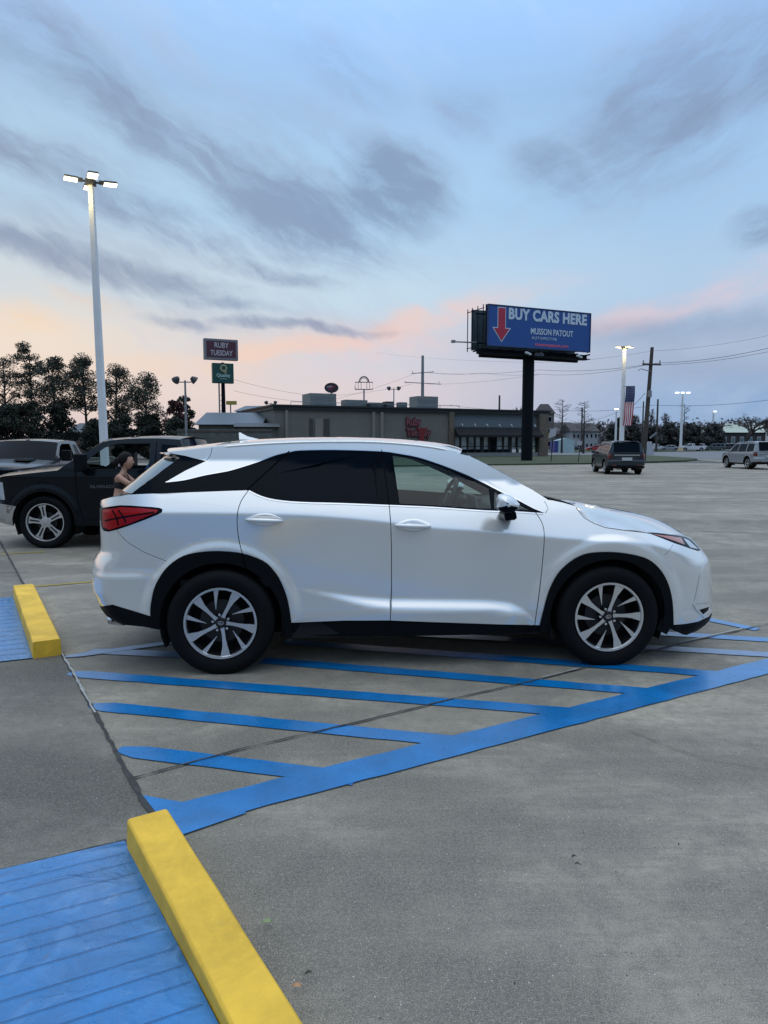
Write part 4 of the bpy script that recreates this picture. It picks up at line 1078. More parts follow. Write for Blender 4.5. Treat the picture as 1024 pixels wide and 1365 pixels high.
# ------------------------------------------------------------------ other vehicles
def mk_vehicle(kind, name, label, cat, loc, yaw, paint_m, group=None, low=False, far=False, accent=None):
    T = thing(name, label, cat, (loc[0], loc[1], loc[2] if len(loc) > 2 else 0), yaw, group)
    wind = M['clear_glass'] if (kind == 'pickup' and not far) else M['tint_glass']
    if kind == 'suv':
        W, ax, Rt, Rr, zb, belt, zr = .985, 1.46, .385, .27, .30, 1.08, 1.72
        xr_, xf_ = -2.46, 2.45
        shoulder = [(2.30, .98), (1.8, 1.07), (1.30, 1.10)]; ap = [(1.30, 1.10), (.95, 1.36), (.50, 1.70)]; roof = [(.50, 1.70), (0, 1.75), (-1.0, 1.76), (-1.9, 1.73), (-2.20, 1.70)]; rg = [(-2.20, 1.70), (-2.36, 1.18)]
        wins = [[(.95, 1.12), (.42, 1.12), (.42, 1.62), (.52, 1.62)], [(1.0, 1.12), (.85, 1.36), (.50, 1.62), (.02, 1.65), (.02, 1.12)], [(-.06, 1.12), (-.06, 1.65), (-1.05, 1.66), (-1.12, 1.12)], [(-1.20, 1.12), (-1.13, 1.66), (-1.95, 1.62), (-2.12, 1.16)]]
        wins = wins[1:]
        rear_pts = [(xr_ + .05, .34), (xr_, .45), (xr_, .70), (xr_ + .03, .75), (xr_ + .04, 1.10)]; front_pts = [(xf_ - .05, .30), (xf_, .42), (xf_, .75), (xf_ - .05, .95)]
        bonn = .05
    elif kind == 'sedan':
        W, ax, Rt, Rr, zb, belt, zr = .91, 1.36, .33, .23, .22, .92, 1.40
        xr_, xf_ = -2.35, 2.38
        shoulder = [(2.25, .72), (1.7, .86), (1.05, .95)]; ap = [(1.05, .95), (.6, 1.18), (.15, 1.36)]; roof = [(.15, 1.36), (-.4, 1.42), (-.95, 1.36)]; rg = [(-.95, 1.36), (-1.65, 1.02)]
        wins = [[(.85, .96), (.12, 1.31), (-.25, 1.34), (-.25, .96)], [(-.33, .96), (-.33, 1.34), (-.85, 1.30), (-1.35, 1.0)]]
        rear_pts = [(xr_ + .05, .30), (xr_, .42), (xr_, .75), (xr_ + .05, .95), (-1.7, 1.0)]; front_pts = [(xf_ - .05, .25), (xf_, .38), (xf_ - .02, .62), (xf_ - .12, .70)]
        bonn = .05
    else:
        W, ax, Rt, Rr, zb, belt, zr = 1.0, 1.83, .415, .295, .36, 1.22, 1.70
        xr_, xf_ = -2.95, 2.88
        shoulder = [(2.78, 1.06), (2.4, 1.13), (1.60, 1.215)]; ap = [(1.60, 1.215), (1.25, 1.45), (.93, 1.66)]; roof = [(.93, 1.66), (.6, 1.70), (.1, 1.71), (-.26, 1.69)]; rg = [(-.26, 1.69), (-.44, 1.23)]
        wins = [[(1.22, 1.24), (1.18, 1.36), (.90, 1.57), (.72, 1.625), (.20, 1.63), (.19, 1.24)], [(.02, 1.26), (.02, 1.62), (-.22, 1.60), (-.32, 1.26)]]
        rear_pts = [(xr_ + .02, .50), (xr_, .60), (xr_, 1.22)]; front_pts = [(xf_ - .08, .40), (xf_ + .06, .48), (xf_ + .05, .72), (xf_ - .03, .74), (xf_ - .06, 1.0)]
        bonn = .07
    zrp = spl([(z, x) for x, z in rear_pts]); zfp = spl([(z, x) for x, z in front_pts])
    br = sorted([(x, z) for x, z in shoulder + ap])
    def Yf(x, z):
        y = W - .012
        y -= .30 * max(0, z - belt) * 1.0 + .12 * max(0, z - belt) ** 2 + .05 * max(0, .55 - z)
        y -= .020 * sstep(belt - .12, belt, z)
        for cx in (-ax, ax):
            r = math.hypot(x - cx, z - Rt); y += .022 * (1 - sstep(Rt + .10, Rt + .19, r))
        if z < belt + .2:
            D = .22; d = max(0, x - zrp(min(z, rear_pts[-1][1])))
            if d < D and (kind != 'sedan' or x < -2.0): y *= (1 - (1 - d / D) ** 2.6) ** (1 / 2.6)
            D = .5; d = max(0, zfp(min(z, front_pts[-1][1])) - x)
            if d < D: y *= (1 - (1 - d / D) ** 2.6) ** (1 / 2.6)
        return max(0, y)
    rw = Rt + .065
    hs = math.degrees(math.asin(max(-.9, (zb - Rt) / rw)))
    out = rear_pts[::-1] if False else []
    out = [(rear_pts[0][0], rear_pts[0][1])] + arc(-ax, Rt, rw, 180 - hs, hs, 14) + arc(ax, Rt, rw, 180 - hs, hs, 14) + front_pts + [shoulder[0]] + shoulder[1:] + ap[1:] + roof[1:] + rg[1:] + rear_pts[1:][::-1]
    o2 = []
    for p in out:
        if not o2 or (Vector(p) - Vector(o2[-1])).length > .003: o2.append(p)
    regs = []
    for i, wn in enumerate(wins):
        g = M['clear_glass'] if (kind == 'pickup' and i == 0 and not far) else M['tint_glass']
        if kind == 'pickup' and i == 0 and not far: regs.append(dict(name='window_opening', poly=wn, mat=g, cut=True, glass=True))
        else: regs.append(dict(name='side_window', poly=wn, mat=g, off=.0, sides=1))
    arches = [strip(arc(cx, Rt, rw + .02, 190, -10, 16), .07) for cx in (-ax, ax)]
    if not low and kind != 'pickup':
        for A in arches: regs.append(dict(name='arch_trim', poly=A, mat=M['black_trim'], off=.006, sides=1))
    if kind != 'pickup' and not low: regs.append(dict(name='rocker_trim', poly=[(-ax + rw, zb + .10), (ax - rw, zb + .10), (ax - rw, 0), (-ax + rw, 0)], mat=M['black_trim'], off=0, sides=1))
    if kind == 'suv':
        regs.append(dict(name='tail_light', poly=[(xr_ + .09, .84), (xr_ + .11, 1.12), (xr_ + .30, 1.10), (xr_ + .26, .90)], mat=M['red_dark'], off=.006, sides=1))
        regs.append(dict(name='rear_bumper', poly=[(-3, .52), (-3, 0), (-2.0, 0), (-2.0, .46)], mat=M['black_trim'], off=.01, sides=1))
    if kind == 'sedan': regs.append(dict(name='tail_light', poly=[(xr_ + .03, .72), (xr_ + .03, .84), (xr_ + .22, .84), (xr_ + .2, .74)], mat=M['red_lens'], off=.006, sides=1))
    if kind == 'pickup':
        regs.append(dict(name='headlight', poly=[(xf_ - .46, .76), (xf_ - .43, 1.03), (xf_ + .2, 1.03), (xf_ + .2, .78)], mat=M['lens'], off=.008, sides=1))
        regs.append(dict(name='front_bumper', poly=[(xf_ - .66, .66), (xf_ - .2, .72), (xf_ + .3, .73), (xf_ + .3, .2), (xf_ - .56, .2), (xf_ - .60, .45)], mat=M['chrome'] if not far else M['black_trim'], off=.012, sides=1))
    gaps = []
    if not low:
        if kind == 'pickup': gaps = [strip([(1.32, 1.20), (1.30, .80), (1.22, .42)], .010), strip([(.10, 1.66), (.10, .40)], .010), strip([(-.38, 1.22), (-.36, .40)], .010), strip([(1.1, .47), (-.5, .47)], .008)]
        elif kind == 'suv': gaps = [strip([(1.15, 1.08), (1.12, .6), (1.05, .34)], .012), strip([(-.02, 1.68), (-.02, .32)], .012), strip([(-1.15, 1.1), (-1.05, .85), (-.98, .7)], .012)]
    side_skin(T, o2, regs, Yf, paint_m, .16 if low else (.04 if kind == 'pickup' else .07), gaps, 'body', None, not low, .01 if not low else 0)
    near = lambda L: [(x, Yf(x, z), z) for x, z in L]
    k1 = 3 if low else 8
    sh = near(smooth_line([front_pts[-1]] + shoulder, 2)); 
    top_skin('bonnet', sh, [(x + (.05 if x > xf_ - .3 else 0), 0, z + bonn) for x, y, z in sh], paint_m, T, k1)
    apn = near(smooth_line(ap, 2)); nA = len(apn)
    top_skin('windscreen', apn, [(x + .14, 0, z + .05) for x, y, z in apn], M['wind_glass'] if not low and 'facing' not in label else M['tint_glass'], T, k1)
    rn = near(smooth_line(roof, 2)); top_skin('roof', rn, [(x + (.14 if i == 0 else .08 if i == 1 else 0), 0, z + .05) for i, (x, y, z) in enumerate(rn)], paint_m, T, k1)
    rgn = near(rg); off = -.08 if kind != 'pickup' else -.03
    rgn2 = [(x, y - .06, z) for x, y, z in rgn]
    top_skin('rear_window', rgn2, [(x + off, 0, z + .02) for x, y, z in rgn], M['tint_glass'], T, k1)
    for s in (1, -1): pm = MB(); pm.quad(*[(p[0], s * p[1], p[2]) for p in (rgn[0], rgn[1], rgn2[1], rgn2[0])]); pm.build('rear_pillar', paint_m, T)
    if kind != 'pickup':
        dk = near([rg[-1], rear_pts[-1]]); dk[1] = (dk[1][0], max(dk[1][1], .3), dk[1][2])
        top_skin('tail_deck', dk, [(dk[0][0] + off, 0, dk[0][2] + .02), (rear_pts[-1][0] - .02, 0, rear_pts[-1][1] + .01)], paint_m, T, k1)
    else:
        bd = MB(); bd.box((-1.78, 0, 1.02), (2.30, 1.86, .06)); 
        for s in (1, -1): bd.box((-1.78, s * .93, 1.12), (2.30, .10, .22))
        bd.box((-2.93, 0, .90), (.05, 1.8, .62)); bd.build('cargo_bed', paint_m, T)
    mb = MB(); mb.box((0, 0, zb + .08), (2 * (ax - rw) + .1, 2 * W - .2, .14)); mb.box((0, 0, zb + .2), (xf_ * 2 - .7, 1.1, .2)); mb.build('underbody', M['dark_void'], T)
    wheel_wells(T, (-ax, ax), Rt, rw + .01, W - .06, W - .42, 10)
    ns = 0
    for x in (-ax, ax):
        for s in (-1, 1): add_wheel(T, x, s, W - .03, Rt, Rr, spokes_simple if low or kind != 'pickup' else spokes_five, .26, low=low or kind != 'pickup', spin=10 if x > 0 else 33, accent=accent)
    for s in (1, -1):
        m_ = MB(); mx = ap[0][0] - (.20 if kind != 'pickup' else .42)
        if kind == 'pickup': m_.box((mx, s * (W + .11), belt + .12), (.14, .22, .27)); m_.box((mx - .02, s * (W - .02), belt + .04), (.09, .12, .06))
        else: m_.box((mx, s * (W + .08), belt + .10), (.15, .20, .14))
        m_.build('side_mirror', M['black_trim'] if kind == 'pickup' else paint_m, T, bevel=.025 if not low else 0)
    if kind == 'suv' and not low:
        p = MB(); p.box((xr_ - .005, 0, .83), (.02, .52, .16)); p.build('licence_plate', mat('plate_white', (.42, .44, .45), .5), T, bevel=.005)
        p = MB(); p.box((xr_ - .002, 0, 1.03), (.03, 1.30, .045)); p.build('tailgate_bar', M['chrome'], T, bevel=.005)
        p = MB(); p.box((xr_ + .28, 0, 1.755), (.30, 1.20, .04)); p.build('spoiler', paint_m, T, bevel=.012)
        for s in (1, -1):
            p = MB(); p.box((xr_ + .06, s * .64, .50), (.03, .20, .06)); p.build('reflector', M['red_dark'], T)
            r_ = MB(); r_.tube([(.3, s * .70, 1.745), (-1.8, s * .70, 1.765)], .018, 6); r_.build('roof_rail', M['chrome'], T)
        g_ = MB(); g_.prism([(xr_ + .0, 1.14), (xr_ + .12, 1.69), (xr_ + .18, 1.69), (xr_ + .1, 1.14)], -.72, .72, lambda x, z, y: (x, y, z)); 
    if kind == 'pickup' and not far:
        a = MB(); a.box((xf_ - .02, 0, .90), (.14, 1.25, .30)); a.build('grille', M['gloss_black'], T, bevel=.02)
        for y in (-.42, .42):
            a = MB(); a.box((.35, y, .82), (.55, .52, .2)); a.box((.02, y, 1.15), (.16, .5, .55), 0, Matrix.Rotation(R(-10), 3, 'Y')); a.box((-.06, y, 1.50), (.10, .26, .18)); a.build('front_seat', M['interior'], T, bevel=.04)
        a = MB(); a.box((1.10, 0, 1.02), (.45, 1.6, .32)); a.build('dashboard', M['interior'], T, bevel=.04)
        a = MB(); a.tube([(.80 + .06 * math.cos(R(t)), .42 + .19 * math.sin(R(t)), 1.17 + .17 * math.cos(R(t))) for t in range(0, 361, 20)], .016, 6, cap=False); a.build('steering_wheel', M['interior'], T, smooth=True)
        a = MB(); a.box((-.50, 0, 1.0), (.04, 1.7, .5)); a.box((.2, 0, .62), (2.2, 1.8, .06)); a.build('cab_lining', M['dark_void'], T)
        a = MB(); a.box((.72, 0, 1.79), (.14, .05, .05)); a.build('roof_antenna', M['black_trim'], T)
        for s in (1, -1):
            a = MB(); a.box((.30, s * (W + .005), .98), (.24, .03, .045)); a.build('door_handle', M['black_trim'], T, bevel=.01)
        text('door_lettering', 'SILVERADO', .065, mat('badge_grey', (.12, .12, .13), .4), T, (.88, W + .004, .965), (R(90), 0, R(180)), .002, width=.42)
    return T

PF = Frame(G(64, 731).x + 1.80, G(64, 731).y + .97, R(180))
TRUCK = mk_vehicle('pickup', 'pickup_truck', 'black pickup truck with silver five spoke wheels and a driver at its open window', 'truck', (PF.o.x, PF.o.y), PF.yaw, M['black_paint'])
p = at(10, 592, 17.0)
T2 = mk_vehicle('pickup', 'pickup_truck', 'dark pickup truck facing the camera behind the black truck at the left edge', 'truck', (p.x, 18.6), R(-86), mat('charcoal_paint', (.04, .044, .052), .30, 0, .5, spec=.5), far=False)
for s in (1, -1): sc_ = MB(); sc_.box((2.0, s * .45, 1.26), (.55, .36, .06), taper=.7); sc_.build('bonnet_scoop', M['black_trim'], T2, bevel=.02)
b = G(834, 633)
mk_vehicle('suv', 'parked_suv', 'dark slate SUV seen from behind, in front of the white lamp pole with the flag', 'suv', (G(838, 633).x + .15, G(838, 633).y + 2.5), R(90 - 5.5), M['navy_paint'])
mk_vehicle('suv', 'parked_suv', 'silver grey SUV at the right edge of the lot, seen from behind', 'suv', (G(1016, 626).x + .45, G(1016, 626).y + 2.3), R(90 - 1.0), M['silver_paint'])

def far_car(kind, label, u0, u1, vb, col, hd, cat, metal=.2):
    Y = CAMH * F / max(3.5, vb - 592) if vb else 170
    Y = {594: 165, 595: 160, 593: 172, 592: 182, 591: 195, 590: 205, 588: 150}[vb]
    m_ = mat('paint_%d_%d_%d' % tuple(int(c * 1000) for c in col), col, .3, metal, 1.0)
    p = at((u0 + u1) / 2, 592, Y)
    return mk_vehicle(kind, {'suv': 'parked_suv', 'sedan': 'parked_car', 'pickup': 'pickup_truck'}[kind], label, cat, (p.x, Y), R(hd), m_, 'cars parked in the far lot', low=True, far=True)
far_car('sedan', 'dark grey car in the far lot, just left of the brown utility pole', 836, 858, 594, (.07, .075, .085), 178, 'car')
far_car('pickup', 'white pickup truck in the far lot, just right of the brown utility pole', 858, 882, 593, (.55, .56, .58), 10, 'truck')
far_car('sedan', 'silver sedan in the far lot left of the lamp pole with a concrete foot', 880, 903, 594, (.26, .28, .31), 178, 'car')
far_car('sedan', 'dark maroon car directly behind the far lamp pole with a concrete foot', 896, 910, 591, (.05, .015, .02), 170, 'car')
far_car('pickup', 'white pickup truck with an empty bed, right of the far concrete footed lamp pole', 908, 936, 595, (.62, .63, .66), 180, 'truck')
far_car('pickup', 'second white pickup truck, half hidden behind the one with the empty bed', 925, 948, 592, (.6, .62, .66), 172, 'truck')
far_car('suv', 'dark grey SUV in the far lot under the single arm street lamp', 943, 962, 593, (.06, .07, .08), 182, 'suv')
far_car('suv', 'black SUV in the far lot in front of the pale green roofed building', 962, 980, 592, (.02, .022, .03), 165, 'suv')
far_car('suv', 'maroon SUV in the far lot beneath the big bare tree', 975, 990, 591, (.09, .035, .045), 150, 'suv')
far_car('suv', 'pale grey SUV parked just behind the silver SUV', 988, 1012, 588, (.42, .45, .5), 185, 'suv')
far_car('sedan', 'bright red car parked beside the two storey white motel', 785, 804, 594, (.33, .02, .03), 176, 'car', 0)
far_car('sedan', 'dark blue car parked beside the small white tent', 750, 768, 593, (.02, .03, .07), 160, 'car')
far_car('sedan', 'light grey car parked right of the red car', 806, 822, 592, (.40, .42, .45), 178, 'car')

# ------------------------------------------------------------------ people
def skin_body(name, V, E, m, parent, root_i=0, sub=2):
    me = bpy.data.meshes.new(name); me.from_pydata([v[0] for v in V], E, []); me.materials.append(m)
    o = bpy.data.objects.new(name, me); COL.objects.link(o); o.parent = parent
    bpy.context.view_layer.objects.active = o
    sm = o.modifiers.new('skin', 'SKIN'); sm.use_smooth_shade = True; sm.branch_smoothing = .3
    for i, v in enumerate(V):
        r = v[1]; o.data.skin_vertices[0].data[i].radius = (r, r) if not isinstance(r, tuple) else r
        o.data.skin_vertices[0].data[i].use_root = (i == root_i)
    ss = o.modifiers.new('smooth', 'SUBSURF'); ss.levels = sub; ss.render_levels = sub
    dg = bpy.context.evaluated_depsgraph_get(); me2 = bpy.data.meshes.new_from_object(o.evaluated_get(dg)); o.modifiers.clear()
    o.data = me2
    if not me2.materials: me2.materials.append(m)
    for p_ in me2.polygons: p_.use_smooth = True
    return o
def head_mesh(name, c, yaw, m, parent, s=1.0):
    mb = MB(); n1, n2 = 22, 24
    for i in range(n1 + 1):
        th = math.pi * i / n1
        for j in range(n2):
            ph = 2 * math.pi * j / n2; x, y, z = math.sin(th) * math.cos(ph), math.sin(th) * math.sin(ph), math.cos(th)
            X, Y_, Z = x * .094, y * .074, z * .115
            if z < 0: X *= 1 - .22 * z * z if x > 0 else 1 + .35 * z; Y_ *= 1 - .38 * z * z
            if x > .3 and abs(y) < .35:
                X += .018 * math.exp(-((z + .12) / .12) ** 2 - (y / .16) ** 2)           # nose
                X += .007 * math.exp(-((z + .48) / .07) ** 2 - (y / .3) ** 2) + .006 * math.exp(-((z + .80) / .12) ** 2 - (y / .3) ** 2)
                X -= .008 * math.exp(-((z - .10) / .10) ** 2)
            mb.v.append((X * s, Y_ * s, Z * s))
    for i in range(n1):
        for j in range(n2): mb.face((i * n2 + j, i * n2 + (j + 1) % n2, (i + 1) * n2 + (j + 1) % n2, (i + 1) * n2 + j))
    for y in (-.074, .074): mb.box((-.005, y * s, -.005), (.03, .018, .055), taper=1.2)
    o = mb.build(name, m, parent, smooth=True); o.location = c; o.rotation_euler = (0, 0, yaw); return o
woman = thing('person', 'woman with dark tied hair and black strappy top leaning at the truck window', 'person', (at(159, 640, 10.42).x, 10.42, -.06))
wv = [((0, 0, .88), (.14, .105)), ((.005, 0, 1.0), (.105, .085)), ((.02, 0, 1.12), (.125, .088)), ((.045, 0, 1.205), (.12, .075)), ((.07, 0, 1.27), (.045, .045)), ((.085, 0, 1.335), (.042, .042)), ((.105, 0, 1.375), (.05, .05)),
      ((.045, -.145, 1.205), .052), ((.20, -.16, 1.10), .040), ((.36, .02, 1.09), .030), ((.41, .07, 1.09), .022),
      ((.045, .145, 1.205), .052), ((.19, .18, 1.08), .040), ((.33, .24, 1.13), .030), ((.38, .26, 1.14), .022),
      ((-.01, -.085, .80), .085), ((.015, -.09, .46), .055), ((-.03, -.09, .07), .036), ((.06, -.10, .035), .030), ((-.01, .085, .80), .085), ((.0, .09, .46), .055), ((-.05, .09, .07), .036), ((.05, .10, .035), .030)]
for wi, (wx, wy, wz), sgn in ((10, (.41, .07, 1.09), 1), (14, (.38, .26, 1.14), 1)):
    pass
we = [(0, 1), (1, 2), (2, 3), (3, 4), (4, 5), (5, 6), (3, 7), (7, 8), (8, 9), (9, 10), (3, 11), (11, 12), (12, 13), (13, 14), (0, 15), (15, 16), (16, 17), (17, 18), (0, 19), (19, 20), (20, 21), (21, 22)]
# fingers and thumbs as thin chains rooted in the palms
for wi in (10, 14):
    wx, wy, wz = wv[wi][0]
    for q, (dy, l) in enumerate(((-.028, .050), (-.010, .060), (.008, .056), (.026, .045))):
        i = len(wv); wv.append(((wx + .035, wy + dy, wz + .002), .010)); wv.append(((wx + .035 + l * .6, wy + dy * 1.1, wz - .006), .0085)); wv.append(((wx + .035 + l, wy + dy * 1.1, wz - .022), .007))
        we += [(wi, i), (i, i + 1), (i + 1, i + 2)]
    i = len(wv); wv.append(((wx + .012, wy - .045, wz + .004), .010)); wv.append(((wx + .040, wy - .062, wz - .004), .008)); we += [(wi, i), (i, i + 1)]
wb = skin_body('body', wv, we, M['skin'], woman)
hd = head_mesh('head', (.125, 0, 1.425), R(8), M['skin'], wb)
hr = MB(); n1, n2 = 16, 20
for i in range(n1 + 1):
    th = math.pi * i / n1
    for j in range(n2):
        ph = 2 * math.pi * j / n2; x, y_, z_ = math.sin(th) * math.cos(ph), math.sin(th) * math.sin(ph), math.cos(th)
        k = 1.0; X, Y_, Z = x * .112 - .020, y_ * .092, z_ * .116 + .020
        if x > .25 and z_ < .45: X = X * .35; Z = max(Z, -.03)
        if z_ < -.35 and x > -.2: Z = -.03
        hr.v.append((X, Y_, Z))
for i in range(n1):
    for j in range(n2): hr.face((i * n2 + j, i * n2 + (j + 1) % n2, (i + 1) * n2 + (j + 1) % n2, (i + 1) * n2 + j))
ho = hr.build('hair', M['hair'], wb, smooth=True); ho.location = (.125, 0, 1.43); ho.rotation_euler = (0, R(6), R(8))
bn = MB(); bn.lathe([(.001, -.055), (.035, -.045), (.052, -.01), (.05, .02), (.03, .05), (.001, .055)], 14, 'Z'); bo = bn.build('hair_bun', M['hair'], wb, smooth=True); bo.location = (.0, -.02, 1.42); bo.scale = (1.3, 1.25, 1.45); ht = MB(); ht.box((.028, -.045, 1.375), (.03, .05, .055)); ht.build('hair_tie', M['sign_txt'] if 'sign_txt' in M else mat('hair_tie_grey', (.35, .34, .36), .7), wb, bevel=.01); bo.rotation_euler = (0, R(50), 0)
tv = [((.005, 0, 1.00), (.120, .098)), ((.018, 0, 1.08), (.134, .100)), ((.028, 0, 1.14), (.136, .102)), ((.034, 0, 1.155), (.128, .097))]
skin_body('strappy_top', tv, [(0, 1), (1, 2), (2, 3)], M['fabric_black'], wb)
stp = MB()
for s in (-1, 1):
    stp.tube([(-.070, s * .05, 1.13), (-.045, s * .085, 1.22), (.02, s * .085, 1.262), (.09, s * .07, 1.235), (.145, s * .06, 1.14)], .007, 6)
stp.build('shoulder_strap', M['fabric_black'], wb)
lv = [((0, 0, .90), (.142, .108)), ((0, 0, .84), (.12, .10)), ((-.01, -.085, .78), .093), ((.015, -.09, .46), .062), ((-.03, -.09, .10), .044), ((-.01, .085, .78), .093), ((0, .09, .46), .062), ((-.05, .09, .10), .044)]
skin_body('leggings', lv, [(0, 1), (1, 2), (2, 3), (3, 4), (1, 5), (5, 6), (6, 7)], M['fabric_black'], wb)

dl = PF.o + Vector((0, 0))
driver = thing('person', 'man in a blue shirt sitting at the wheel of the black pickup truck', 'person', (PF.o.x - .30, PF.o.y - .40, 0), R(180))
dv = [((0, 0, .98), (.14, .12)), ((-.02, 0, 1.10), (.14, .11)), ((-.05, 0, 1.25), (.16, .11)), ((-.06, 0, 1.31), (.15, .09)), ((-.055, 0, 1.37), .052), ((-.05, 0, 1.43), .05),
      ((-.05, .19, 1.29), .06), ((.10, .24, 1.10), .045), ((.34, .14, 1.14), .035), ((.41, .12, 1.17), .025), ((-.05, -.19, 1.29), .06), ((.08, -.24, 1.10), .045), ((.32, -.14, 1.14), .035), ((.40, -.12, 1.17), .025),
      ((.40, .11, .99), .08), ((.72, .12, .72), .05), ((.40, -.11, .99), .08), ((.72, -.12, .72), .05)]
de = [(0, 1), (1, 2), (2, 3), (3, 4), (4, 5), (3, 6), (6, 7), (7, 8), (8, 9), (3, 10), (10, 11), (11, 12), (12, 13), (0, 14), (14, 15), (0, 16), (16, 17)]
for wi in (9, 13):
    wx, wy, wz = dv[wi][0]
    for q, (dy, l) in enumerate(((-.028, .05), (-.010, .058), (.008, .055), (.026, .045))):
        i = len(dv); dv.append(((wx + .03, wy + dy, wz + .01), .010)); dv.append(((wx + .03 + l * .6, wy + dy, wz - .008), .0085)); dv.append(((wx + .02 + l * .5, wy + dy, wz - .032), .007)); de += [(wi, i), (i, i + 1), (i + 1, i + 2)]
    i = len(dv); dv.append(((wx + .01, wy - .04, wz + .012), .010)); dv.append(((wx + .03, wy - .052, wz - .008), .008)); de += [(wi, i), (i, i + 1)]
db_ = skin_body('body', dv, de, M['skin'], driver)
head_mesh('head', (-.035, 0, 1.505), R(40), M['skin'], db_)
hr2 = MB(); hr2.lathe([(.001, .115), (.05, .108), (.082, .07), (.092, .02), (.088, -.01), (.06, -.012)], 18, 'Z'); h2 = hr2.build('hair', M['hair'], db_, smooth=True); h2.location = (-.045, 0, 1.52)
sv = [((0, 0, .99), (.148, .128)), ((-.02, 0, 1.10), (.148, .118)), ((-.05, 0, 1.25), (.168, .118)), ((-.06, 0, 1.315), (.15, .095)), ((-.05, .19, 1.29), .068), ((.04, .225, 1.17), .058), ((-.05, -.19, 1.29), .068), ((.03, -.225, 1.17), .058)]
skin_body('shirt', sv, [(0, 1), (1, 2), (2, 3), (3, 4), (4, 5), (3, 6), (6, 7)], M['fabric_blue'], db_)

# ------------------------------------------------------------------ lamp poles, signs, wires
M['lamp'] = mat('lamp_lens', (.9, .9, .85), .4, emit=(1.0, .86, .55), estr=2.6)
M['lamp_far'] = mat('far_lamp_lens', (.9, .9, .9), .4, emit=(.85, .95, 1.0), estr=5.0)
M['lamp_house'] = mat('lamp_housing', (.045, .05, .055), .5, .3)
def zat(v, Y): return at(512, v, Y).z
def lot_lamp(label, u, Y, top_v, w, heads, ang0, light=0.0):
    p = at(u, 592, Y); T = thing('lamp_post', label, 'lamp post', (p.x, Y, 0)); H_ = zat(top_v, Y)
    m = MB(); n = 4; r = w / 2 * 1.414
    m.tube([(0, 0, .0), (0, 0, H_ * .5), (0, 0, H_)], [r, r * .88, r * .66], 4, cap=True); o = m.build('pole', M['steelpaint'], T, bevel=.012)
    f = MB(); f.lathe([(.001, .62), (.30, .62), (.31, .55), (.31, 0)], 20, 'Z'); f.build('concrete_footing', M['walk'], T)
    b = MB(); b.box((0, 0, H_ + .03), (w * 1.15, w * 1.15, .14)); b.build('mount', M['lamp_house'], T, bevel=.01)
    for k in range(heads):
        a = R(ang0 + 360 / heads * k); h_ = bpy.data.objects.new('lamp_head', None); COL.objects.link(h_); h_.parent = T; h_.location = (0, 0, H_ + .04); h_.rotation_euler = (0, R(-2), a); h_.scale = (.70, .75, .9)
        m = MB(); m.box((.16, 0, 0), (.26, .05, .05)); m.box((.33, 0, .012), (.16, .17, .07)); m.box((.60, 0, .018), (.44, .32, .05), taper=.92); m.build('housing', M['lamp_house'], h_, bevel=.01)
        m = MB(); m.box((.61, 0, -.020), (.40, .28, .026)); m.build('lens', M['lamp'], h_)
    if light:
        for k in range(2):
            l = bpy.data.lights.new('lamp_glow', 'POINT'); l.energy = light; l.color = (1, .78, .36); l.shadow_soft_size = .15
            lo = bpy.data.objects.new('lamp_glow', l); COL.objects.link(lo); lo.parent = T; lo.location = ((-.1, -.55)[k], (-.55, -.25)[k], H_ - .25)
    return T
LP = lot_lamp('tall white square lamp post with four lit heads behind the black pickup truck', 140, 17.0, 245, .165, 4, 28, 15); LP.rotation_euler = (0, R(-.75), 0)
FL = lot_lamp('white lamp post with two lit heads and a hanging striped flag', 828.5, 45.0, 464, .26, 4, 8, 26)
# flag
fl = thing('flag', 'long vertical flag of stars and stripes hanging from the white lamp post', 'flag', (at(838.5, 592, 44.8).x, 44.8, 0)); zt_, zb_ = zat(515, 44.8), zat(567, 44.8)
fw_ = .56; mb = MB(); ny = 14; 
M['flag_red'] = mat('flag_red', (.34, .02, .04), .8); M['flag_white'] = mat('flag_white', (.62, .58, .62), .8); M['flag_blue'] = mat('flag_blue', (.02, .035, .11), .8)
canz = zt_ - (zt_ - zb_) * .40
for c in range(9):
    x0, x1 = -fw_ / 2 + fw_ * c / 9, -fw_ / 2 + fw_ * (c + 1) / 9
    for r in range(20):
        z0, z1 = zt_ - (zt_ - zb_) * r / 20, zt_ - (zt_ - zb_) * (r + 1) / 20
        wv_ = lambda x, z: .05 * math.sin(x * 9 + z * 2.0) + .03 * math.sin(z * 5)
        mb.quad((x0 - (zt_ - z0) * .05, wv_(x0, z0), z0), (x0 - (zt_ - z1) * .05, wv_(x0, z1), z1), (x1 - (zt_ - z1) * .05, wv_(x1, z1), z1), (x1 - (zt_ - z0) * .05, wv_(x1, z0), z0), 2 if r < 8 else (0 if c % 2 == 0 else 1))
mb.build('cloth', [M['flag_red'], M['flag_white'], M['flag_blue']], fl, fixn=False).modifiers.new('t', 'SOLIDIFY').thickness = .01
mb = MB()
for r in range(9):
    for c in range(6 if r % 2 == 0 else 5):
        x = -fw_ / 2 + fw_ * (c + (.5 if r % 2 == 0 else 1)) / 6; z = zt_ - (zt_ - canz) * (r + .5) / 9; y = wv_(x, z) - .02
        mb.poly([(x + .022 * (1 if k % 2 == 0 else .42) * math.sin(R(36 * k)), y, z + .022 * (1 if k % 2 == 0 else .42) * math.cos(R(36 * k))) for k in range(10)])
mb.build('stars', M['flag_white'], fl, fixn=False)
mb = MB(); mb.tube([(-fw_ / 2 - .2, 0, zt_ + .01), (fw_ / 2, 0, zt_ + .01)], .02, 6); mb.build('flag_arm', M['galv'], fl)

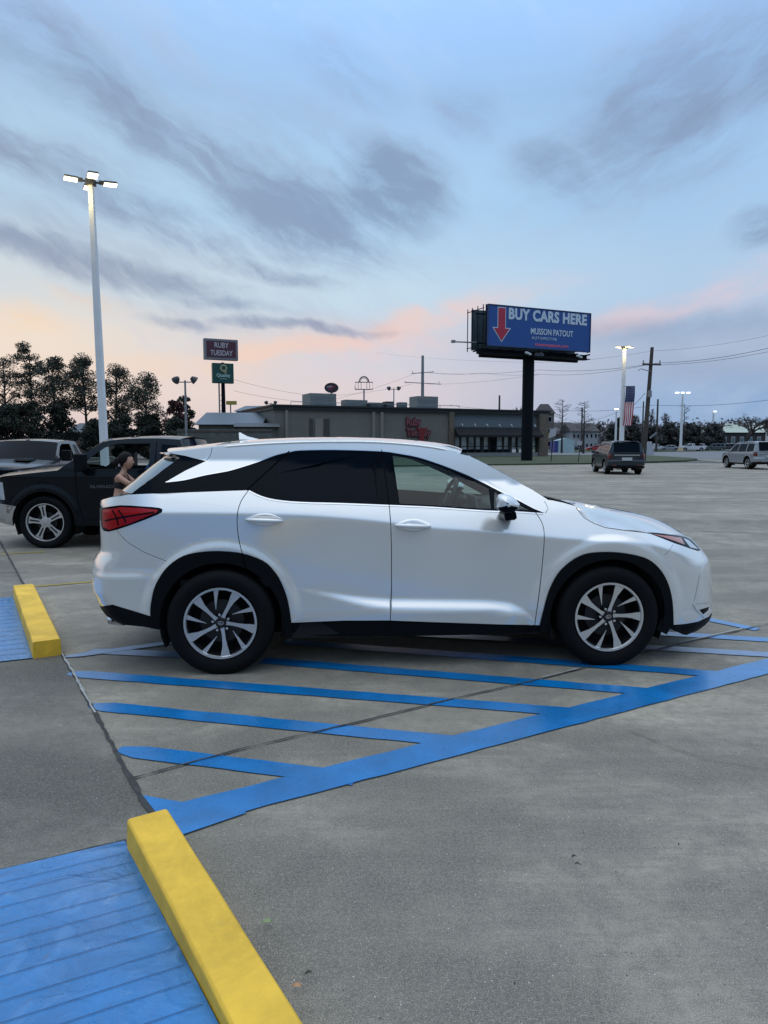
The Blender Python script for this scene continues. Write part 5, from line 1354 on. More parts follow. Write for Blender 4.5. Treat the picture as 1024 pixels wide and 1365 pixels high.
# twin floodlights and other distant poles
def twin_flood(label, u, Y, top_v, s=1.0, lit=False):
    p = at(u, 592, Y); T = thing('floodlight_pole', label, 'floodlight', (p.x, Y, 0)); H_ = zat(top_v, Y)
    m = MB(); m.tube([(0, 0, 0), (0, 0, H_)], [.13 * s, .08 * s], 8); m.build('pole', M['galv'], T)
    m = MB(); m.tube([(-.55 * s, 0, H_ - .15), (.55 * s, 0, H_ - .15)], .05 * s, 6); m.build('cross_arm', M['galv'], T)
    for q in (-1, 1):
        m = MB(); m.lathe([(.001, .25 * s), (.16 * s, .22 * s), (.30 * s, -.05 * s), (.36 * s, -.24 * s), (.33 * s, -.24 * s), (.001, -.12 * s)], 16, 'Z')
        o = m.build('lamp_head', M['lamp_house'], T, smooth=True); o.location = (q * .72 * s, 0, H_ + .10 * s); o.rotation_euler = (R(25), R(-q * 50), 0)
twin_flood('twin floodlights on a thin pole between the pine trees and the maroon sign', 249, 62, 507)
twin_flood('small twin floodlights behind the restaurant roof between the arch sign and the power pole', 525, 140, 518, 1.25)
twin_flood('low twin floodlights just left of the restaurant roof corner', 362, 110, 537, .9)
def mast(label, u, Y, top_v, r, arms, m_, vb=None, lit=None, name='utility_pole', cat='utility pole', lean=0, foot=False, ins=True):
    p = at(u, 592, Y); T = thing(name, label, cat, (p.x, Y, 0)); H_ = zat(top_v, Y)
    m = MB(); m.tube([(0, 0, 0), (lean / 2, 0, H_ / 2), (lean, 0, H_)], [r * 1.25, r * 1.1, r * .85], 10); m.build('pole', m_, T, smooth=True)
    for (vz, hw, tilt) in arms:
        z = zat(vz, Y); a = MB(); x = lean * z / H_
        a.box((x, -r, z), (2 * hw, .12, .14), 0, Matrix.Rotation(R(tilt), 3, 'Y')); c = a.build('cross_arm', m_, T)
        if ins:
            for q in (-.9, .9):
                b = MB(); b.tube([(x + q * hw, -r, z), (x + q * hw, -r, z + .35)], .05, 6); b.build('insulator', M['galv'], T)
    if lit:
        for q in lit:
            b = MB(); b.tube([(lean, 0, H_ - .1), (lean + q * .6, 0, H_ + .12), (lean + q * 1.0, 0, H_ + .12)], .05, 6); b.build('lamp_arm', M['galv'], T)
            b = MB(); b.box((lean + q * 1.2, 0, H_ + .1), (.7, .4, .16)); b.build('lamp_head', M['lamp_far'], T)
    if foot: b = MB(); b.lathe([(.001, .9), (.35, .9), (.75, .1), (.75, 0)], 14, 'Z'); b.build('concrete_footing', mat('foot_tan', (.35, .26, .17), .8), T)
    return T
UP = mast('weathered brown wooden utility pole standing on the lawn right of the flag', 858.5, 62.5, 463, .17, [(486, .80, 2)], M['wood'], lean=.42)
m = MB(); m.lathe([(.001, 8.2), (.17, 8.15), (.18, 7.6), (.001, 7.55)], 12, 'Z'); m.build('transformer', M['galv'], UP, smooth=True).location = (.25, -.28, -1.9)
m = MB(); m.tube([(.3, -.2, 7.9), (-.55, -.2, 8.15), (-.8, -.2, 8.0)], .035, 6); m.build('bracket', M['galv'], UP)
mast('tall grey power pole with two cross arms behind the restaurant roof', 563, 140, 474, .30, [(497, 2.2, -4), (511, 3.6, 3)], M['galv'])
mast('thin bare pole sticking up behind the restaurant to the left of the billboard post', 665, 130, 527, .18, [], M['wood'], ins=False)
mast('grey street lamp with three lit heads and a tan concrete foot in the far lot', 907.5, 155, 524, .24, [], M['steelpaint'], lit=(-1, 0, 1), name='lamp_post', cat='lamp post', foot=True)
mast('pale street lamp with one lit head behind the far parked cars', 949.5, 190, 549, .26, [], M['steelpaint'], lit=(.3,), name='lamp_post', cat='lamp post')
mast('faint street lamp left of the flag in front of the hedge', 820.5, 150, 546, .20, [], M['steelpaint'], lit=(0,), name='lamp_post', cat='lamp post')
mast('dark wooden pole rising from the trees just right of the brown utility pole', 875, 150, 532, .20, [], M['wood'], ins=False)
mast('dark wooden pole behind the trees touching the left of the brown utility pole', 856, 150, 535, .16, [], M['wood'], ins=False)
mast('thin dark pole between the two cypress trees', 775, 140, 543, .16, [], M['wood'], ins=False)

def cable(name, label, pts, r, sag=0.0, group='power lines across the sky'):
    P = [Vector(p) for p in pts]; out = []
    for a, b in zip(P, P[1:]):
        for k in range(12):
            t = k / 12; q = a.lerp(b, t); q.z -= sag * 4 * t * (1 - t); out.append(q)
    out.append(P[-1]); mb = MB(); mb.tube(out, r, 5, cap=False); o = mb.build(name, M['wire'], smooth=True); return tag(o, label, 'power line', group)
cable('power_line', 'top cable from the right edge over the brown utility pole to the billboard', [at(1060, 439, 56), at(868, 468, 62), at(700, 483, 80), at(500, 470, 140)], .009, .3)
cable('power_line', 'thick cable running through the left end of the brown utility pole cross arm', [at(1060, 455, 56), at(877, 484, 62.4), at(720, 493, 85), at(580, 497, 140)], .018, .35)
cable('power_line', 'second cable just below the thick one at the brown utility pole cross arm', [at(1060, 461, 56), at(861, 487, 62.6), at(720, 499, 85), at(570, 512, 140)], .014, .35)
cable('power_line', 'long low cable above the treetops from the right edge to the motel tower', [at(1060, 528, 90), at(872, 540, 100), at(740, 546, 118), at(600, 540, 138)], .024, .5)
cable('power_line', 'slack service wire rising from the motel to the brown utility pole', [at(757, 563, 150), at(824, 549, 120), at(860, 524, 63)], .022, .6)
for k, (v0, v1) in enumerate([((512, 474), (541, 532)), ((505, 480), (528, 525)), ((498, 470), (538, 540))][:3]):
    pass
cable('power_line', 'faint upper cable from the green sign to the grey power pole', [at(312, 506, 100), at(430, 528, 125), at(549, 512, 140)], .018, .4)
cable('power_line', 'faint cable below the other one, between the green sign and the grey power pole', [at(312, 521, 100), at(430, 536, 125), at(553, 498, 140)], .018, .4)
cable('power_line', 'faint cable from the grey power pole upper arm to behind the billboard', [at(572, 497, 140), at(640, 497, 138), at(720, 499, 136)], .02, .3)

# ------------------------------------------------------------------ billboard
M['board_blue'] = mat('board_blue', (.012, .065, .26), .45, var=.04); M['board_red'] = mat('board_red', (.36, .02, .05), .5); M['board_white'] = mat('board_white', (.46, .56, .66), .5); M['board_pink'] = mat('board_pink', (.55, .12, .22), .5)
bl, brp = at(648.5, 592, 62.0), at(783, 592, 66.5)
Bc = (Vector((bl.x, bl.y)) + Vector((brp.x, brp.y))) / 2; bw = (Vector((brp.x, brp.y)) - Vector((bl.x, bl.y))).length; bang = math.atan2(brp.y - bl.y, brp.x - bl.x)
pb = at(706.5, 616.5, 63.8)
BB = thing('billboard', 'large blue roadside billboard with a red down arrow on a single black post', 'billboard', (Bc.x, Bc.y, 0), bang)
zt_, zb_ = (zat(406.5, 62.0) + zat(416, 66.5)) / 2, (zat(463, 62) + zat(468, 66.5)) / 2
post = at(706.5, 592, 64.4); lx = (post.x - Bc.x) * math.cos(bang) + (post.y - Bc.y) * math.sin(bang)
m = MB(); m.tube([(lx, .9, -.1), (lx, .9, zb_ - .3)], .52, 28); m.build('post', M['pole_black'], BB, smooth=True)
m = MB(); m.box((0, .10, (zt_ + zb_) / 2), (bw, .16, zt_ - zb_)); m.build('panel', M['board_blue'], BB, bevel=.02)
m = MB()
for z in (zt_ - .03, zb_ + .03): m.box((0, .0, z), (bw + .06, .08, .06))
for x in (-bw / 2, bw / 2): m.box((x, 0, (zt_ + zb_) / 2), (.06, .08, zt_ - zb_))
m.build('edge_frame', mat('board_edge', (.02, .03, .07), .5), BB)
h_ = zt_ - zb_
text('headline', 'BUY CARS HERE', 1.28, M['board_white'], BB, (-bw / 2 + bw * .572, .0, zt_ - h_ * .20), depth=.012, bold=.055, width=bw * .77, space=1.06)
text('dealer_name', 'MUSSON PATOUT', .74, M['board_white'], BB, (-bw / 2 + bw * .61, .0, zt_ - h_ * .575), depth=.012, bold=.012, width=bw * .42)
text('dealer_kind', 'AUTOMOTIVE', .36, M['board_white'], BB, (-bw / 2 + bw * .535, .0, zt_ - h_ * .735), depth=.012, width=bw * .245, space=1.25)
text('web_address', 'mussonpatout.com', .42, M['board_pink'], BB, (-bw / 2 + bw * .61, .0, zt_ - h_ * .885), depth=.012, bold=.008, width=bw * .33)
def arrow(s, y, m_, nm):
    x0 = -bw / 2 + bw * .125; t, b_ = zt_ - h_ * .07 + s, zt_ - h_ * .86 - s * 1.6; k = zt_ - h_ * .56
    a = MB(); a.prism([(x0 - .36 - s, t), (x0 + .36 + s, t), (x0 + .36 + s, k + s), (x0 + .80 + s * 2.2, k + s), (x0, b_), (x0 - .80 - s * 2.2, k + s), (x0 - .36 - s, k + s)], y, y + .02, lambda x, z, yy: (x, yy, z)); a.build(nm, m_, BB)
arrow(.07, -.004, M['board_white'], 'arrow_outline'); arrow(0, -.022, M['board_red'], 'arrow')
m = MB()                                       # walkway, apron and the second face's frame
m.box((-.35, .55, zb_ - .42), (bw + .9, .06, .50)); m.box((-.35, .15, zb_ - .66), (bw + .3, 1.0, .06)); m.box((0, 1.6, zb_ - .55), (bw - .3, .3, .45)); m.build('apron', M['pole_black'], BB)
m = MB()
for k in range(9): x = -bw / 2 + bw * k / 8; m.box((x, 1.2, zb_ - .2), (.10, 2.4, .12)); m.box((x, .28, (zt_ + zb_) / 2), (.10, .16, h_))
m.box((0, 2.0, zt_ - .5), (bw, .12, .12)); m.box((0, 2.0, zb_ + .5), (bw, .12, .12)); m.build('steel_frame', M['pole_black'], BB)
b2 = thing('billboard_back', 'dark', 'billboard') if False else None
m = MB(); xx = -bw / 2
m.box((0, 2.5, (zt_ + zb_) / 2), (bw * .98, .12, h_), 0, Matrix.Rotation(R(-5), 3, 'Z')); m.build('rear_panel', mat('board_rear', (.025, .045, .055), .5, var=.4, vscale=2), BB)
m = MB(); 
for y in (.4, 1.3, 2.2, 3.0): m.box((xx - .25, y, (zt_ + zb_) / 2 - .1), (.06, .06, h_ + .2))
for z in (zt_ - .3, zb_ + .1): m.box((xx - .25, 1.7, z), (.06, 2.8, .06))
m.build('side_ladder_frame', M['pole_black'], BB)
m = MB(); m.tube([(xx - .2, 1.5, zb_ + .45), (xx - 3.0, .6, zb_ + .25)], .06, 6); m.box((xx - 3.1, .55, zb_ + .26), (.3, .25, .22)); m.build('lamp_arm', M['galv'], BB)
for x in (-bw * .20, bw * .30):
    m = MB(); m.tube([(x, .4, zb_ - .6), (x, -1.2, zb_ - .75)], .035, 6); m.build('lamp_arm', M['pole_black'], BB)
    m = MB(); m.box((x, -1.25, zb_ - .62), (.55, .25, .16), 0, Matrix.Rotation(R(18), 3, 'Y')); m.build('board_lamp', mat('board_lamp', (.5, .55, .58), .4), BB, bevel=.03)
m = MB(); m.prism([(x * .52, z * .26) for x, z in [(math.cos(R(t)), math.sin(R(t))) for t in range(0, 360, 20)]], 0, .04, lambda x, z, y: (x + .25, y + .50, z + zb_ - .40)); m.build('maker_plate', mat('maker_plate', (.16, .19, .21), .5), BB)

# ------------------------------------------------------------------ pole signs
def sign_box(name, u0, v0, u1, v1, Y, thick, m_, T, yaw, frame=None, fw_=.12):
    cx = at((u0 + u1) / 2, 592, Y).x - T.location.x; w = (u1 - u0) / F * Y / math.cos(yaw); z0, z1 = zat(v1, Y), zat(v0, Y)
    rot = Matrix.Rotation(yaw, 3, 'Z'); m = MB(); m.box((cx, 0, (z0 + z1) / 2), (w, thick, z1 - z0), 0, rot); o = m.build(name, frame or m_, T, bevel=.03)
    if frame:
        m = MB(); off = rot @ Vector((0, -thick / 2 - .01, 0)); m.box((cx + off.x, off.y, (z0 + z1) / 2), (w - 2 * fw_, .03, z1 - z0 - 2 * fw_), 0, rot); m.build('sign_face', m_, T)
    return cx, (z0 + z1) / 2, w, z1 - z0
M['maroon'] = mat('sign_maroon', (.075, .018, .035), .5); M['sign_grey'] = mat('sign_grey', (.17, .17, .19), .5); M['sign_txt'] = mat('sign_pale', (.42, .40, .44), .5); M['sign_green'] = mat('sign_green', (.006, .060, .050), .5)
M['sign_teal'] = mat('sign_pale_green', (.35, .50, .48), .5); M['sign_gold'] = mat('sign_gold', (.38, .34, .18), .5)
ys = R(24)
pp = at(298.5, 592, 96); ST = thing('pole_sign', 'maroon restaurant sign above a green hotel sign on one dark post', 'sign', (pp.x, 96, 0))
m = MB(); m.tube([(0, .3, 0), (0, .3, zat(483, 96))], [.34, .22], 12); m.build('post', M['pole_black'], ST, smooth=True)
m = MB(); m.tube([(-.55, .3, 0), (-.55, .3, zat(510, 96))], .10, 6); 
for k in range(7): m.box((-.28, .3, 4 + k * .7), (.55, .06, .06))
m.build('side_post', M['galv'], ST)
cx, cz, w, hh = sign_box('upper_sign', 277, 452.5, 317, 480, 96, .9, M['maroon'], ST, ys, M['sign_grey'], .30)
fr = Vector((math.sin(ys), -math.cos(ys), 0)) * .50
text('sign_word', 'RUBY', .95, M['sign_txt'], ST, (cx + fr.x, fr.y, cz + .50), (R(90), 0, ys), .01, width=1.9, bold=.02)
text('sign_word', 'TUESDAY', .95, M['sign_txt'], ST, (cx + fr.x, fr.y, cz - .52), (R(90), 0, ys), .01, width=2.95, bold=.02)
cx, cz, w, hh = sign_box('lower_sign', 286.5, 484.5, 311.5, 511, 96, .8, M['sign_green'], ST, ys, M['sign_green'], .05)
fr = Vector((math.sin(ys), -math.cos(ys), 0)) * .44
text('sign_initial', 'Q', 1.25, M['sign_gold'], ST, (cx + fr.x + .05, fr.y, cz + .62), (R(90), 0, ys), .01, bold=.03, width=.95)
text('sign_word', 'Quality', .62, M['sign_teal'], ST, (cx + fr.x, fr.y, cz - .30), (R(90), 0, ys), .01, bold=.015, width=1.85)
text('sign_word', 'INN', .26, M['sign_teal'], ST, (cx + fr.x, fr.y, cz - .75), (R(90), 0, ys), .01, width=.8)
yp = at(308.5, 592, 130); YS = thing('pole_sign', 'small yellow sign low down right of the green hotel sign', 'sign', (yp.x, 130, 0))
sign_box('sign_panel', 303, 534.5, 316.5, 539.5, 130, .5, mat('sign_yellow', (.30, .25, .04), .5), YS, 0)
m = MB(); m.tube([(0, 0, 0), (0, 0, zat(539, 130))], .12, 6); m.build('post', M['galv'], YS)
op = at(442.5, 592, 150); OS = thing('pole_sign', 'dark oval sign on a pole behind the roof units', 'sign', (op.x, 150, 0))
z0 = zat(517, 150); m = MB(); m.prism([(1.48 * math.cos(R(t)), 1.05 * math.sin(R(t))) for t in range(0, 360, 12)], -.2, .2, lambda x, z, y: (x, y, z + z0)); m.build('oval_panel', mat('oval_dark', (.022, .016, .022), .5), OS)
m = MB(); m.prism([(-1.0, -.1), (-.2, .35), (.6, .55), (1.1, .3), (.5, -.1), (-.1, -.55), (-.7, -.6)], -.23, -.205, lambda x, z, y: (x * .8, y, z * .8 + z0)); m.build('emblem', mat('oval_red', (.16, .03, .06), .5), OS)
m = MB(); m.prism([(-1.3, .25), (.1, .55), (.2, .35), (-1.1, .05)], -.24, -.232, lambda x, z, y: (x * .8, y, z * .8 + z0)); m.build('emblem_swash', M['sign_txt'], OS)
m = MB(); m.tube([(0, 0, 0), (0, 0, z0 - 1)], .2, 8); m.build('post', M['galv'], OS)
ap_ = at(485.5, 592, 150); AS = thing('pole_sign', 'open arch topped sign frame on a pole right of the oval sign', 'sign', (ap_.x, 150, 0))
z1, z2 = zat(509.5, 150), zat(519, 150); m = MB()
m.tube([(-1.85, 0, z2), (-1.85, 0, z1), (1.85, 0, z1), (1.85, 0, z2), (-1.85, 0, z2)], .10, 6)
for x in (-1.2, -.6, .6, 1.2): m.tube([(x, 0, z2), (x, 0, z1)], .05, 5)
m.tube([(1.0 * math.cos(R(t)), 0, z1 + 1.15 * math.sin(R(t))) for t in range(0, 181, 15)], .14, 6); m.tube([(.75 * math.cos(R(t)), 0, z1 + .85 * math.sin(R(t))) for t in range(0, 181, 20)], .06, 5)
m.build('sign_frame', mat('arch_grey', (.08, .09, .11), .5), AS); m = MB(); m.tube([(0, 0, 0), (0, 0, z2)], .17, 8); m.build('post', M['galv'], AS)

# ------------------------------------------------------------------ restaurant
def brick(name, c1, c2, mortar, sc_=4.0):
    m, nt, b = nodes_mat(name); N, L = nt.nodes, nt.links; tc = N.new('ShaderNodeTexCoord'); mp = N.new('ShaderNodeMapping'); mp.inputs['Rotation'].default_value = (R(90), 0, 0); L.new(tc.outputs['Object'], mp.inputs[0])
    t = N.new('ShaderNodeTexBrick'); L.new(mp.outputs[0], t.inputs['Vector']); t.inputs['Scale'].default_value = sc_; t.inputs['Color1'].default_value = c1 + (1,); t.inputs['Color2'].default_value = c2 + (1,); t.inputs['Mortar'].default_value = mortar + (1,)
    L.new(t.outputs['Color'], b.inputs['Base Color']); b.inputs['Roughness'].default_value = .9; return m
M['stucco'] = mat('dark_stucco', (.150, .147, .132), .9, var=.10, vscale=.5, bump=.2, bscale=20); M['stucco2'] = mat('stucco_pilaster', (.19, .186, .166), .9, var=.08)
M['fascia'] = mat('dark_fascia', (.012, .018, .022), .6); M['bluegrey'] = mat('blue_grey_board', (.115, .140, .165), .7, var=.05); M['stone'] = brick('pier_stone', (.16, .12, .09), (.09, .075, .06), (.12, .11, .10), 2.2)
A = Vector((-11.6, 75)); Bd = Vector((31.8, 14)); LEN = Bd.length; rb_ = math.atan2(14, 31.8)
RS = thing('restaurant', 'long low grey restaurant with red wall lettering and a dark awning patio', 'building', (A.x, A.y, 0), rb_)
def ts(u):
    k = ray(u, 592).x / ray(u, 592).y; return (k * A.y - A.x) / (Bd.x - k * Bd.y) * LEN
HR = 5.72
s1, s2, s3, s4 = ts(597.5), ts(604), ts(716), ts(727.5)
m = MB(); m.box((s1 / 2, 7, HR / 2 - .2), (s1, 14, HR - .4)); m.build('wall', M['stucco'], RS)
m = MB(); m.box((s4 / 2 + .1, 7, HR - .28), (s4 + .5, 14.5, .36)); m.box((s4 / 2 + .1, 7, HR - .02), (s4 + .8, 14.8, .16)); m.build('roof_fascia', M['fascia'], RS)
for u in (382, 497.5, 508.5): m = MB(); m.box((ts(u), -.10, 2.6), (.35, .24, 5.2)); m.build('pilaster', M['stucco2'], RS)
for u0, u1, dk in ((413, 417, 1), (420, 430, 0), (433, 439, 1)):
    a_, b_ = ts(u0), ts(u1); m = MB(); m.box(((a_ + b_) / 2, -.06, (zat(563, 77) + 1.2) / 2 + .4), (b_ - a_, .14, zat(563, 77) - 1.2)); m.build('wall_panel', mat('panel_dark', (.045, .048, .050), .8) if dk else M['stucco2'], RS)
m = MB(); m.box(((s1 + s2) / 2, -.05, 2.7), (s2 - s1, .5, 5.3)); m.build('stone_pier', M['stone'], RS)
m = MB(); m.box(((s3 + s4) / 2, -.05, 2.7), (s4 - s3, .9, 5.3)); m.build('stone_pier', M['stone'], RS)
m = MB(); m.box(((s2 + s3) / 2, .3, zat(560.5, 85)), (s3 - s2, .3, zat(551, 85) - zat(570, 85))); m.build('patio_fascia', M['bluegrey'], RS)
m = MB(); zt1, zb1 = zat(569.5, 85), zat(580, 85)
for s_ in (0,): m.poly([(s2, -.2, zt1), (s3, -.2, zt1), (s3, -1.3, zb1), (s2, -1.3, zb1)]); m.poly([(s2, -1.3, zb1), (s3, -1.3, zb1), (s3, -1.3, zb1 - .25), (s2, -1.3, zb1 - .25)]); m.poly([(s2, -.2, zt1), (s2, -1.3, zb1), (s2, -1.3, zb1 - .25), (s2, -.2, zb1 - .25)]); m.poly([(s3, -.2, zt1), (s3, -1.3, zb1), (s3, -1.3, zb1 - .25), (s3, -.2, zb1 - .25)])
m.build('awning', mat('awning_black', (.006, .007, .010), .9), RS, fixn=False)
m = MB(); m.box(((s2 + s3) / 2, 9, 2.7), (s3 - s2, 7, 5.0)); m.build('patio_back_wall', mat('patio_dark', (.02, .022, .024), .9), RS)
m = MB(); m.box(((s2 + s3) / 2, -.1, .30), (s3 - s2, .4, .6)); m.build('patio_kerb_wall', mat('pale_render', (.22, .23, .23), .8), RS)
m = MB(); zg = zat(580, 85); n = 12
for k in range(n + 1): m.box((s2 + (s3 - s2) * k / n, 0, (zg + .6) / 2), (.16 if k % 4 else .42, .16, zg - .6))
m.box(((s2 + s3) / 2, 0, 1.35), (s3 - s2, .06, .08)); m.build('window_mullion', M['fascia'], RS)
M['pane'] = mat('restaurant_glass', (.30, .35, .37), .04, var=.8, vscale=.8, spec=1.0, coat=1)  # pale patchy base stands in for bright sky seen through the glass
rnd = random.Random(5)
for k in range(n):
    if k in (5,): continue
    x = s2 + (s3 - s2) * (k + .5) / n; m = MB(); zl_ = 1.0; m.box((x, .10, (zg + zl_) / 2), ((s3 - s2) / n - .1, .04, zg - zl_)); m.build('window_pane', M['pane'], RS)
for k in range(7):
    x = s2 + (s3 - s2) * (k + .4) / 7; m = MB(); m.tube([(x, -.5, zt1 + .25), (x, -.9, zt1 + .35), (x, -1.1, zt1 + .1)], .05, 6); m.build('wall_lamp', mat('pale_lamp', (.4, .42, .42), .5), RS)
# wall lettering
tx = ts(556); yy = -.14
M['letter_red'] = mat('letter_red', (.24, .09, .11), .5); M['letter_edge'] = mat('letter_edge', (.09, .008, .014), .6)
for word, dx, z_, sz, wd in (('Ruby', -.55, zat(563, 82), 1.25, 1.75), ('Tuesday', .1, zat(577, 82), 1.15, 2.95)):
    text('wall_lettering', word, sz, M['letter_edge'], RS, (tx + dx, yy + .04, z_), depth=.05, bold=.11, width=wd * 1.12)
    text('wall_lettering', word, sz, M['letter_red'], RS, (tx + dx, yy - .05, z_), depth=.02, bold=.0, width=wd)
m = MB(); z_ = zat(583, 82); m.prism([(-.7, 1.15), (-.1, .55), (-.25, -.9), (.5, -.9), (.45, .55), (1.0, 1.2), (.35, .95), (.1, 1.15), (-.15, .9)], -.10, 0, lambda x, z, y: (tx + x + .35, yy + y - .01, z_ + z)); m.build('red_emblem', mat('emblem_red', (.17, .010, .014), .5), RS)
# roof equipment
def unit(name, label, cat, u0, u1, v0, Y, d, m_, legs=True):
    p0, p1 = at(u0, 592, Y), at(u1, 592, Y); z1 = zat(v0, Y); w = p1.x - p0.x; T = thing(name, label, cat, ((p0.x + p1.x) / 2, Y, HR + .06), rb_, 'air units on the restaurant roof'); h_ = z1 - HR - .06
    m = MB(); m.box((0, 0, h_ * .55), (w, d, h_ * .9)); m.build('casing', m_, T, bevel=.02)
    m = MB()
    for k in range(4): m.box((0, -d / 2 - .01, h_ * (.25 + .16 * k)), (w * .8, .03, .05))
    m.build('vent_louvre', M['galv'], T)
    m = MB(); m.box((0, 0, .03), (w * 1.08, d * 1.08, .14)); m.build('base_frame', M['fascia'], T)
    return T
M['unit_grey'] = mat('unit_grey', (.16, .18, .18), .6, var=.1, vscale=2)
unit('air_unit', 'largest pale green grey air unit on the left of the restaurant roof', 'air unit', 408, 444, 525.5, 82, 3.0, M['unit_grey'])
unit('air_unit', 'tall pale air unit on the roof near the power pole', 'air unit', 549, 580, 529, 88, 2.2, M['unit_grey'])
unit('air_unit', 'low wide pale air unit under the arch sign', 'air unit', 457, 488, 533.5, 84, 1.6, M['unit_grey'])
unit('air_unit', 'small dark roof fan left of the round one', 'air unit', 489, 511, 537, 84, 1.2, M['fascia'])
unit('air_unit', 'dark rounded roof fan under the small twin floodlights', 'air unit', 512, 522.5, 535.5, 84.5, 1.2, M['fascia'])
unit('air_unit', 'small grey box on the roof left of the tall pale air unit', 'air unit', 530, 541, 536.5, 85, 1.0, mat('unit_blue', (.09, .11, .13), .6))
m = MB(); 
for k in range(9): m.tube([(ts(392) + k * 2.6, 1.0, HR), (ts(392) + k * 2.6, 1.0, HR + .45)], .03, 4)
m.tube([(ts(392), 1.0, HR + .45), (ts(392) + 8 * 2.6, 1.0, HR + .45)], .035, 5); m.build('roof_rail', M['galv'], RS)

# lower wing and fence on the left
M['metal_roof'] = mat('metal_roof', (.10, .125, .145), .45, .3, var=.06)
def hip_house(label, u0, u1, v_eave, v_ridge, Y, depth, wall_m, roof_m, base_v=None, wins=0, gable=True, yaw=0, rows=1, group=None, win_m=None, zb=0):
    p0, p1 = at(u0, 592, Y), at(u1, 592, Y); w = p1.x - p0.x; T = thing('building', label, 'building', ((p0.x + p1.x) / 2, Y, 0), yaw, group); ze, zr_ = zat(v_eave, Y), zat(v_ridge, Y + depth / 2)
    m = MB(); m.box((0, depth / 2, ze / 2), (w, depth, ze)); m.build('wall', wall_m, T)
    m = MB(); o = .4; ins = 0 if gable else min(w, depth) * .35
    A_ = [(-w / 2 - o, -o, ze), (w / 2 + o, -o, ze), (w / 2 + o, depth + o, ze), (-w / 2 - o, depth + o, ze)]; B_ = [(-w / 2 - o + ins, depth / 2, zr_), (w / 2 + o - ins, depth / 2, zr_)]
    m.poly([A_[0], A_[1], B_[1], B_[0]]); m.poly([A_[2], A_[3], B_[0], B_[1]]); m.poly([A_[3], A_[0], B_[0]]); m.poly([A_[1], A_[2], B_[1]]); m.poly([(x, y, z - .02) for x, y, z in A_][::-1]); m.build('roof', roof_m, T)
    for r in range(rows):
        for k in range(wins):
            x = -w / 2 + w * (k + .5) / wins; hz = ze / rows; fo = MB(); fo.box((x, -.03, hz * (r + .52)), (w / wins * .45, .10, hz * .46)); f_ = fo.build('window', M['sign_txt'], T); g_ = MB(); g_.box((x, -.09, hz * (r + .52)), (w / wins * .37, .03, hz * .38)); g_.build('pane', win_m or M['tint_glass'], f_)
    return T
wall_l = mat('wing_wall', (.10, .095, .080), .9, var=.1, vscale=.6)
hip_house('low building with a blue grey metal roof beside the restaurant, below the pole sign', 266, 345, 566, 550, 74, 14, wall_l, M['metal_roof'], gable=True, yaw=R(4))
hip_house('small dark wing with a pale edged roof touching the left end of the restaurant', 318, 368, 569, 564, 72, 5, wall_l, mat('wing_roof', (.05, .06, .07), .6), yaw=R(10))
hip_house('long pale flat roofed building far behind the small yellow sign', 316, 352, 548, 541, 120, 20, mat('pale_block', (.20, .24, .26), .8), M['metal_roof'], wins=0)
FN = thing('fence', 'tall grey board fence behind the black pickup truck cab', 'fence', (at(300, 592, 62).x, 62, 0)); w = at(362, 592, 62).x - at(235, 592, 62).x; m = MB(); hz = zat(572, 62)
nb = 40
for k in range(nb): m.box((-w / 2 + w * (k + .5) / nb, 0, hz / 2), (w / nb * .97, .06, hz + .04 * math.sin(k * 2.3)))
m.build('boards', mat('fence_board', (.075, .085, .080), .9, var=.25, vscale=1.5), FN)
for k in range(5): m = MB(); m.box((-w / 2 + w * (k + .5) / 5, .1, hz / 2), (.14, .14, hz + .1)); m.build('fence_post', M['wood'], FN)
m = MB(); m.box((0, -.05, hz - .2), (w, .05, .12)); m.build('rail', M['wood'], FN)

# right-hand background buildings
mot_w = mat('motel_white', (.30, .33, .36), .8, var=.05); brown_roof = mat('brown_roof', (.060, .055, .056), .9, var=.1); tan_w = mat('motel_tan', (.13, .12, .11), .9)
hip_house('brown roofed motel with pale walls behind the restaurant pier', 728, 800, 579, 563, 196, 26, mat('motel_wall', (.18, .17, .165), .9), brown_roof, wins=9, gable=False)
tw = hip_house('square motel tower with a brown pyramid roof just right of the billboard post', 716, 738, 551, 538.5, 192, 4.4, tan_w, brown_roof, gable=False, wins=2, rows=3)
hip_house('two storey white motel block with dark windows behind the red car', 762, 797, 575, 564, 186, 12, mot_w, brown_roof, wins=6, rows=2)
tn = thing('tent', 'small white tent with a blue end panel on the grass by the motel', 'tent', (at(755, 592, 135).x, 135, 0)); w = 30 / F * 135; m = MB(); m.box((0, 2, 1.15), (w * .72, 4, 2.3)); m.prism([(-w * .38, 2.3), (w * .38, 2.3), (0, 2.75)], 0, 4, lambda x, z, y: (x, y, z)); o = m.build('tent_cover', mat('tent_white', (.30, .42, .44), .7, var=.1, vscale=2), tn); m = MB(); m.box((-w * .43, 1.9, 1.1), (w * .16, 3.8, 2.2)); m.build('end_panel', mat('tent_blue', (.03, .045, .20), .7), tn)
hip_house('wide pale green roofed building at the right edge behind the big bare tree', 960, 1120, 576.5, 564, 208, 24, mat('brown_wall', (.035, .032, .036), .9), mat('pale_green_roof', (.38, .43, .36), .7), wins=14, gable=False, win_m=mat('far_pane', (.10, .15, .17), .3))
wb_ = thing('sign_panel', 'tall white panel at the right edge beside the silver SUV', 'sign', (at(1024, 592, 140).x, 140, 0)); m = MB(); m.box((0, 0, zat(564, 140) / 2), (1.0, .3, zat(564, 140))); m.build('board', mat('white_panel', (.5, .52, .52), .6), wb_); m = MB(); m.box((0, 0, .1), (1.4, .6, .2)); m.build('base', M['walk'], wb_)
